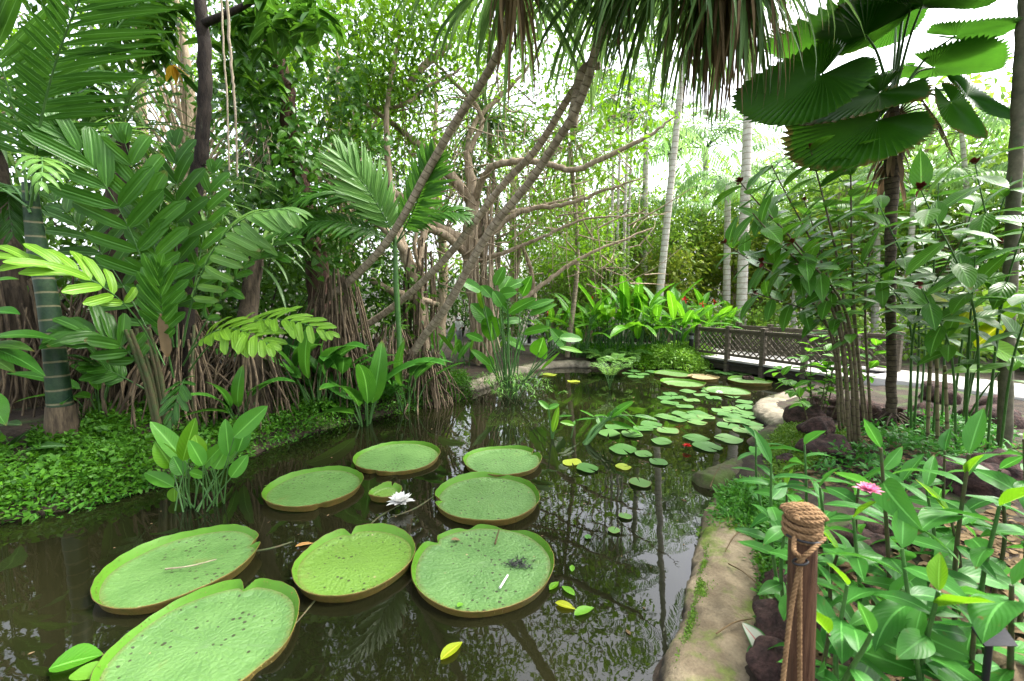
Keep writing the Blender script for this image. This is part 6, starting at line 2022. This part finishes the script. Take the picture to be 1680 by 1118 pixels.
cover('bed_weed', 'low weeds between the canes and rocks of the right bed', W2([(1400, 700), (1640, 690), (1700, 800), (1420, 800), (1330, 770)], .3), 700, .09, 'ginger', .2, .4, edge=0, per=5, patch=.3)
cover('kerb_moss', 'yellow-green moss cushions on the water side of the sandy kerb', W2([(1160, 890), (1185, 900), (1170, 980), (1160, 1118), (1100, 1118), (1140, 990)], .18), 2600, .013, 'moss', .02, .6, edge=-.2, per=7, patch=.1, zmin=.15)
cover('bank_weed', 'patchy leafy weeds under the stilt roots on the left bank', W2([(130, 830), (260, 800), (420, 735), (400, 680), (250, 700), (150, 720)], .1), 1300, .07, 'cover', .12, .6, edge=0, per=5)
cover('leafy_mound', 'light green leafy mound between the back bed and the bridge', W2([(1070, 612), (1172, 610), (1168, 588), (1120, 588), (1070, 590)], .1), 4200, .075, 'cover_lt', .22, .6, edge=-.25, per=5, mound=lambda q: .18 * np.clip(sdist(q[:, 0], q[:, 1]) / .5, 0, 1))
cover('leafy_mound', 'yellow-green cushion plant left of the leafy mound', W2([(1030, 606), (1075, 608), (1078, 592), (1040, 590)], .1), 1200, .08, 'young', .25, .4, edge=-.1, per=5)
cover('moss', 'thin bright moss and weeds over the right bank', W2([(1150, 868), (1250, 890), (1300, 830), (1260, 760), (1250, 735), (1300, 690), (1400, 720), (1330, 780), (1250, 800), (1190, 790)], .15), 3000, .035, 'moss', .07, .5, edge=.0, per=6)
cover('fern_weed', 'feathery weeds between sandy kerb and ginger bed', W2([(1170, 860), (1250, 880), (1290, 960), (1310, 870), (1260, 800), (1190, 810)], .15), 900, .06, 'fern', .13, .35, edge=.02, per=8)
cover('kerb_weed', 'small weeds on the far edge of the sandy kerb', W2([(1240, 900), (1275, 900), (1275, 1118), (1262, 1118)], .15), 160, .04, 'cover', .06, .5, per=5)
cover('bed_cover', 'low leaves under the back cannas and path edge', [(1.5, 13.2), (6.2, 13.2), (5.2, 14.2), (2.4, 14.6)], 1500, .12, 'canna', .2, .4, edge=.1, per=5)
m = MB()
q = np.concatenate([inside_px(W2([(1270, 900), (1680, 820), (1750, 1118), (1290, 1118)], .3), 1200), inside_px(W2([(1300, 690), (1650, 680), (1700, 800), (1300, 800)], .3), 1300), inside_px([(-9, 4), (-1, 8), (-1, 12), (-9, 9)], 1500)])
k = len(q)
a = rng.uniform(0, 6.3, k)
P = np.stack([q[:, 0], q[:, 1], ground(q[:, 0], q[:, 1]) + rng.uniform(.005, .03, k)], -1)
P = P[sdist(q[:, 0], q[:, 1]) > .05]
k = len(P)
a = a[:k]
scatter(m, T_SM, P, np.stack([np.cos(a), np.sin(a), rng.uniform(-.1, .3, k)], -1), UP + rng.normal(0, .3, (k, 3)), rng.uniform(.03, .13, k), rng.uniform(.008, .03, k), .5, .2)
solo('leaf_litter', m, 'dead', 'brown dead leaves scattered on the bare soil of the beds', 'leaf litter', kind='stuff', org=(0, 6, 0))
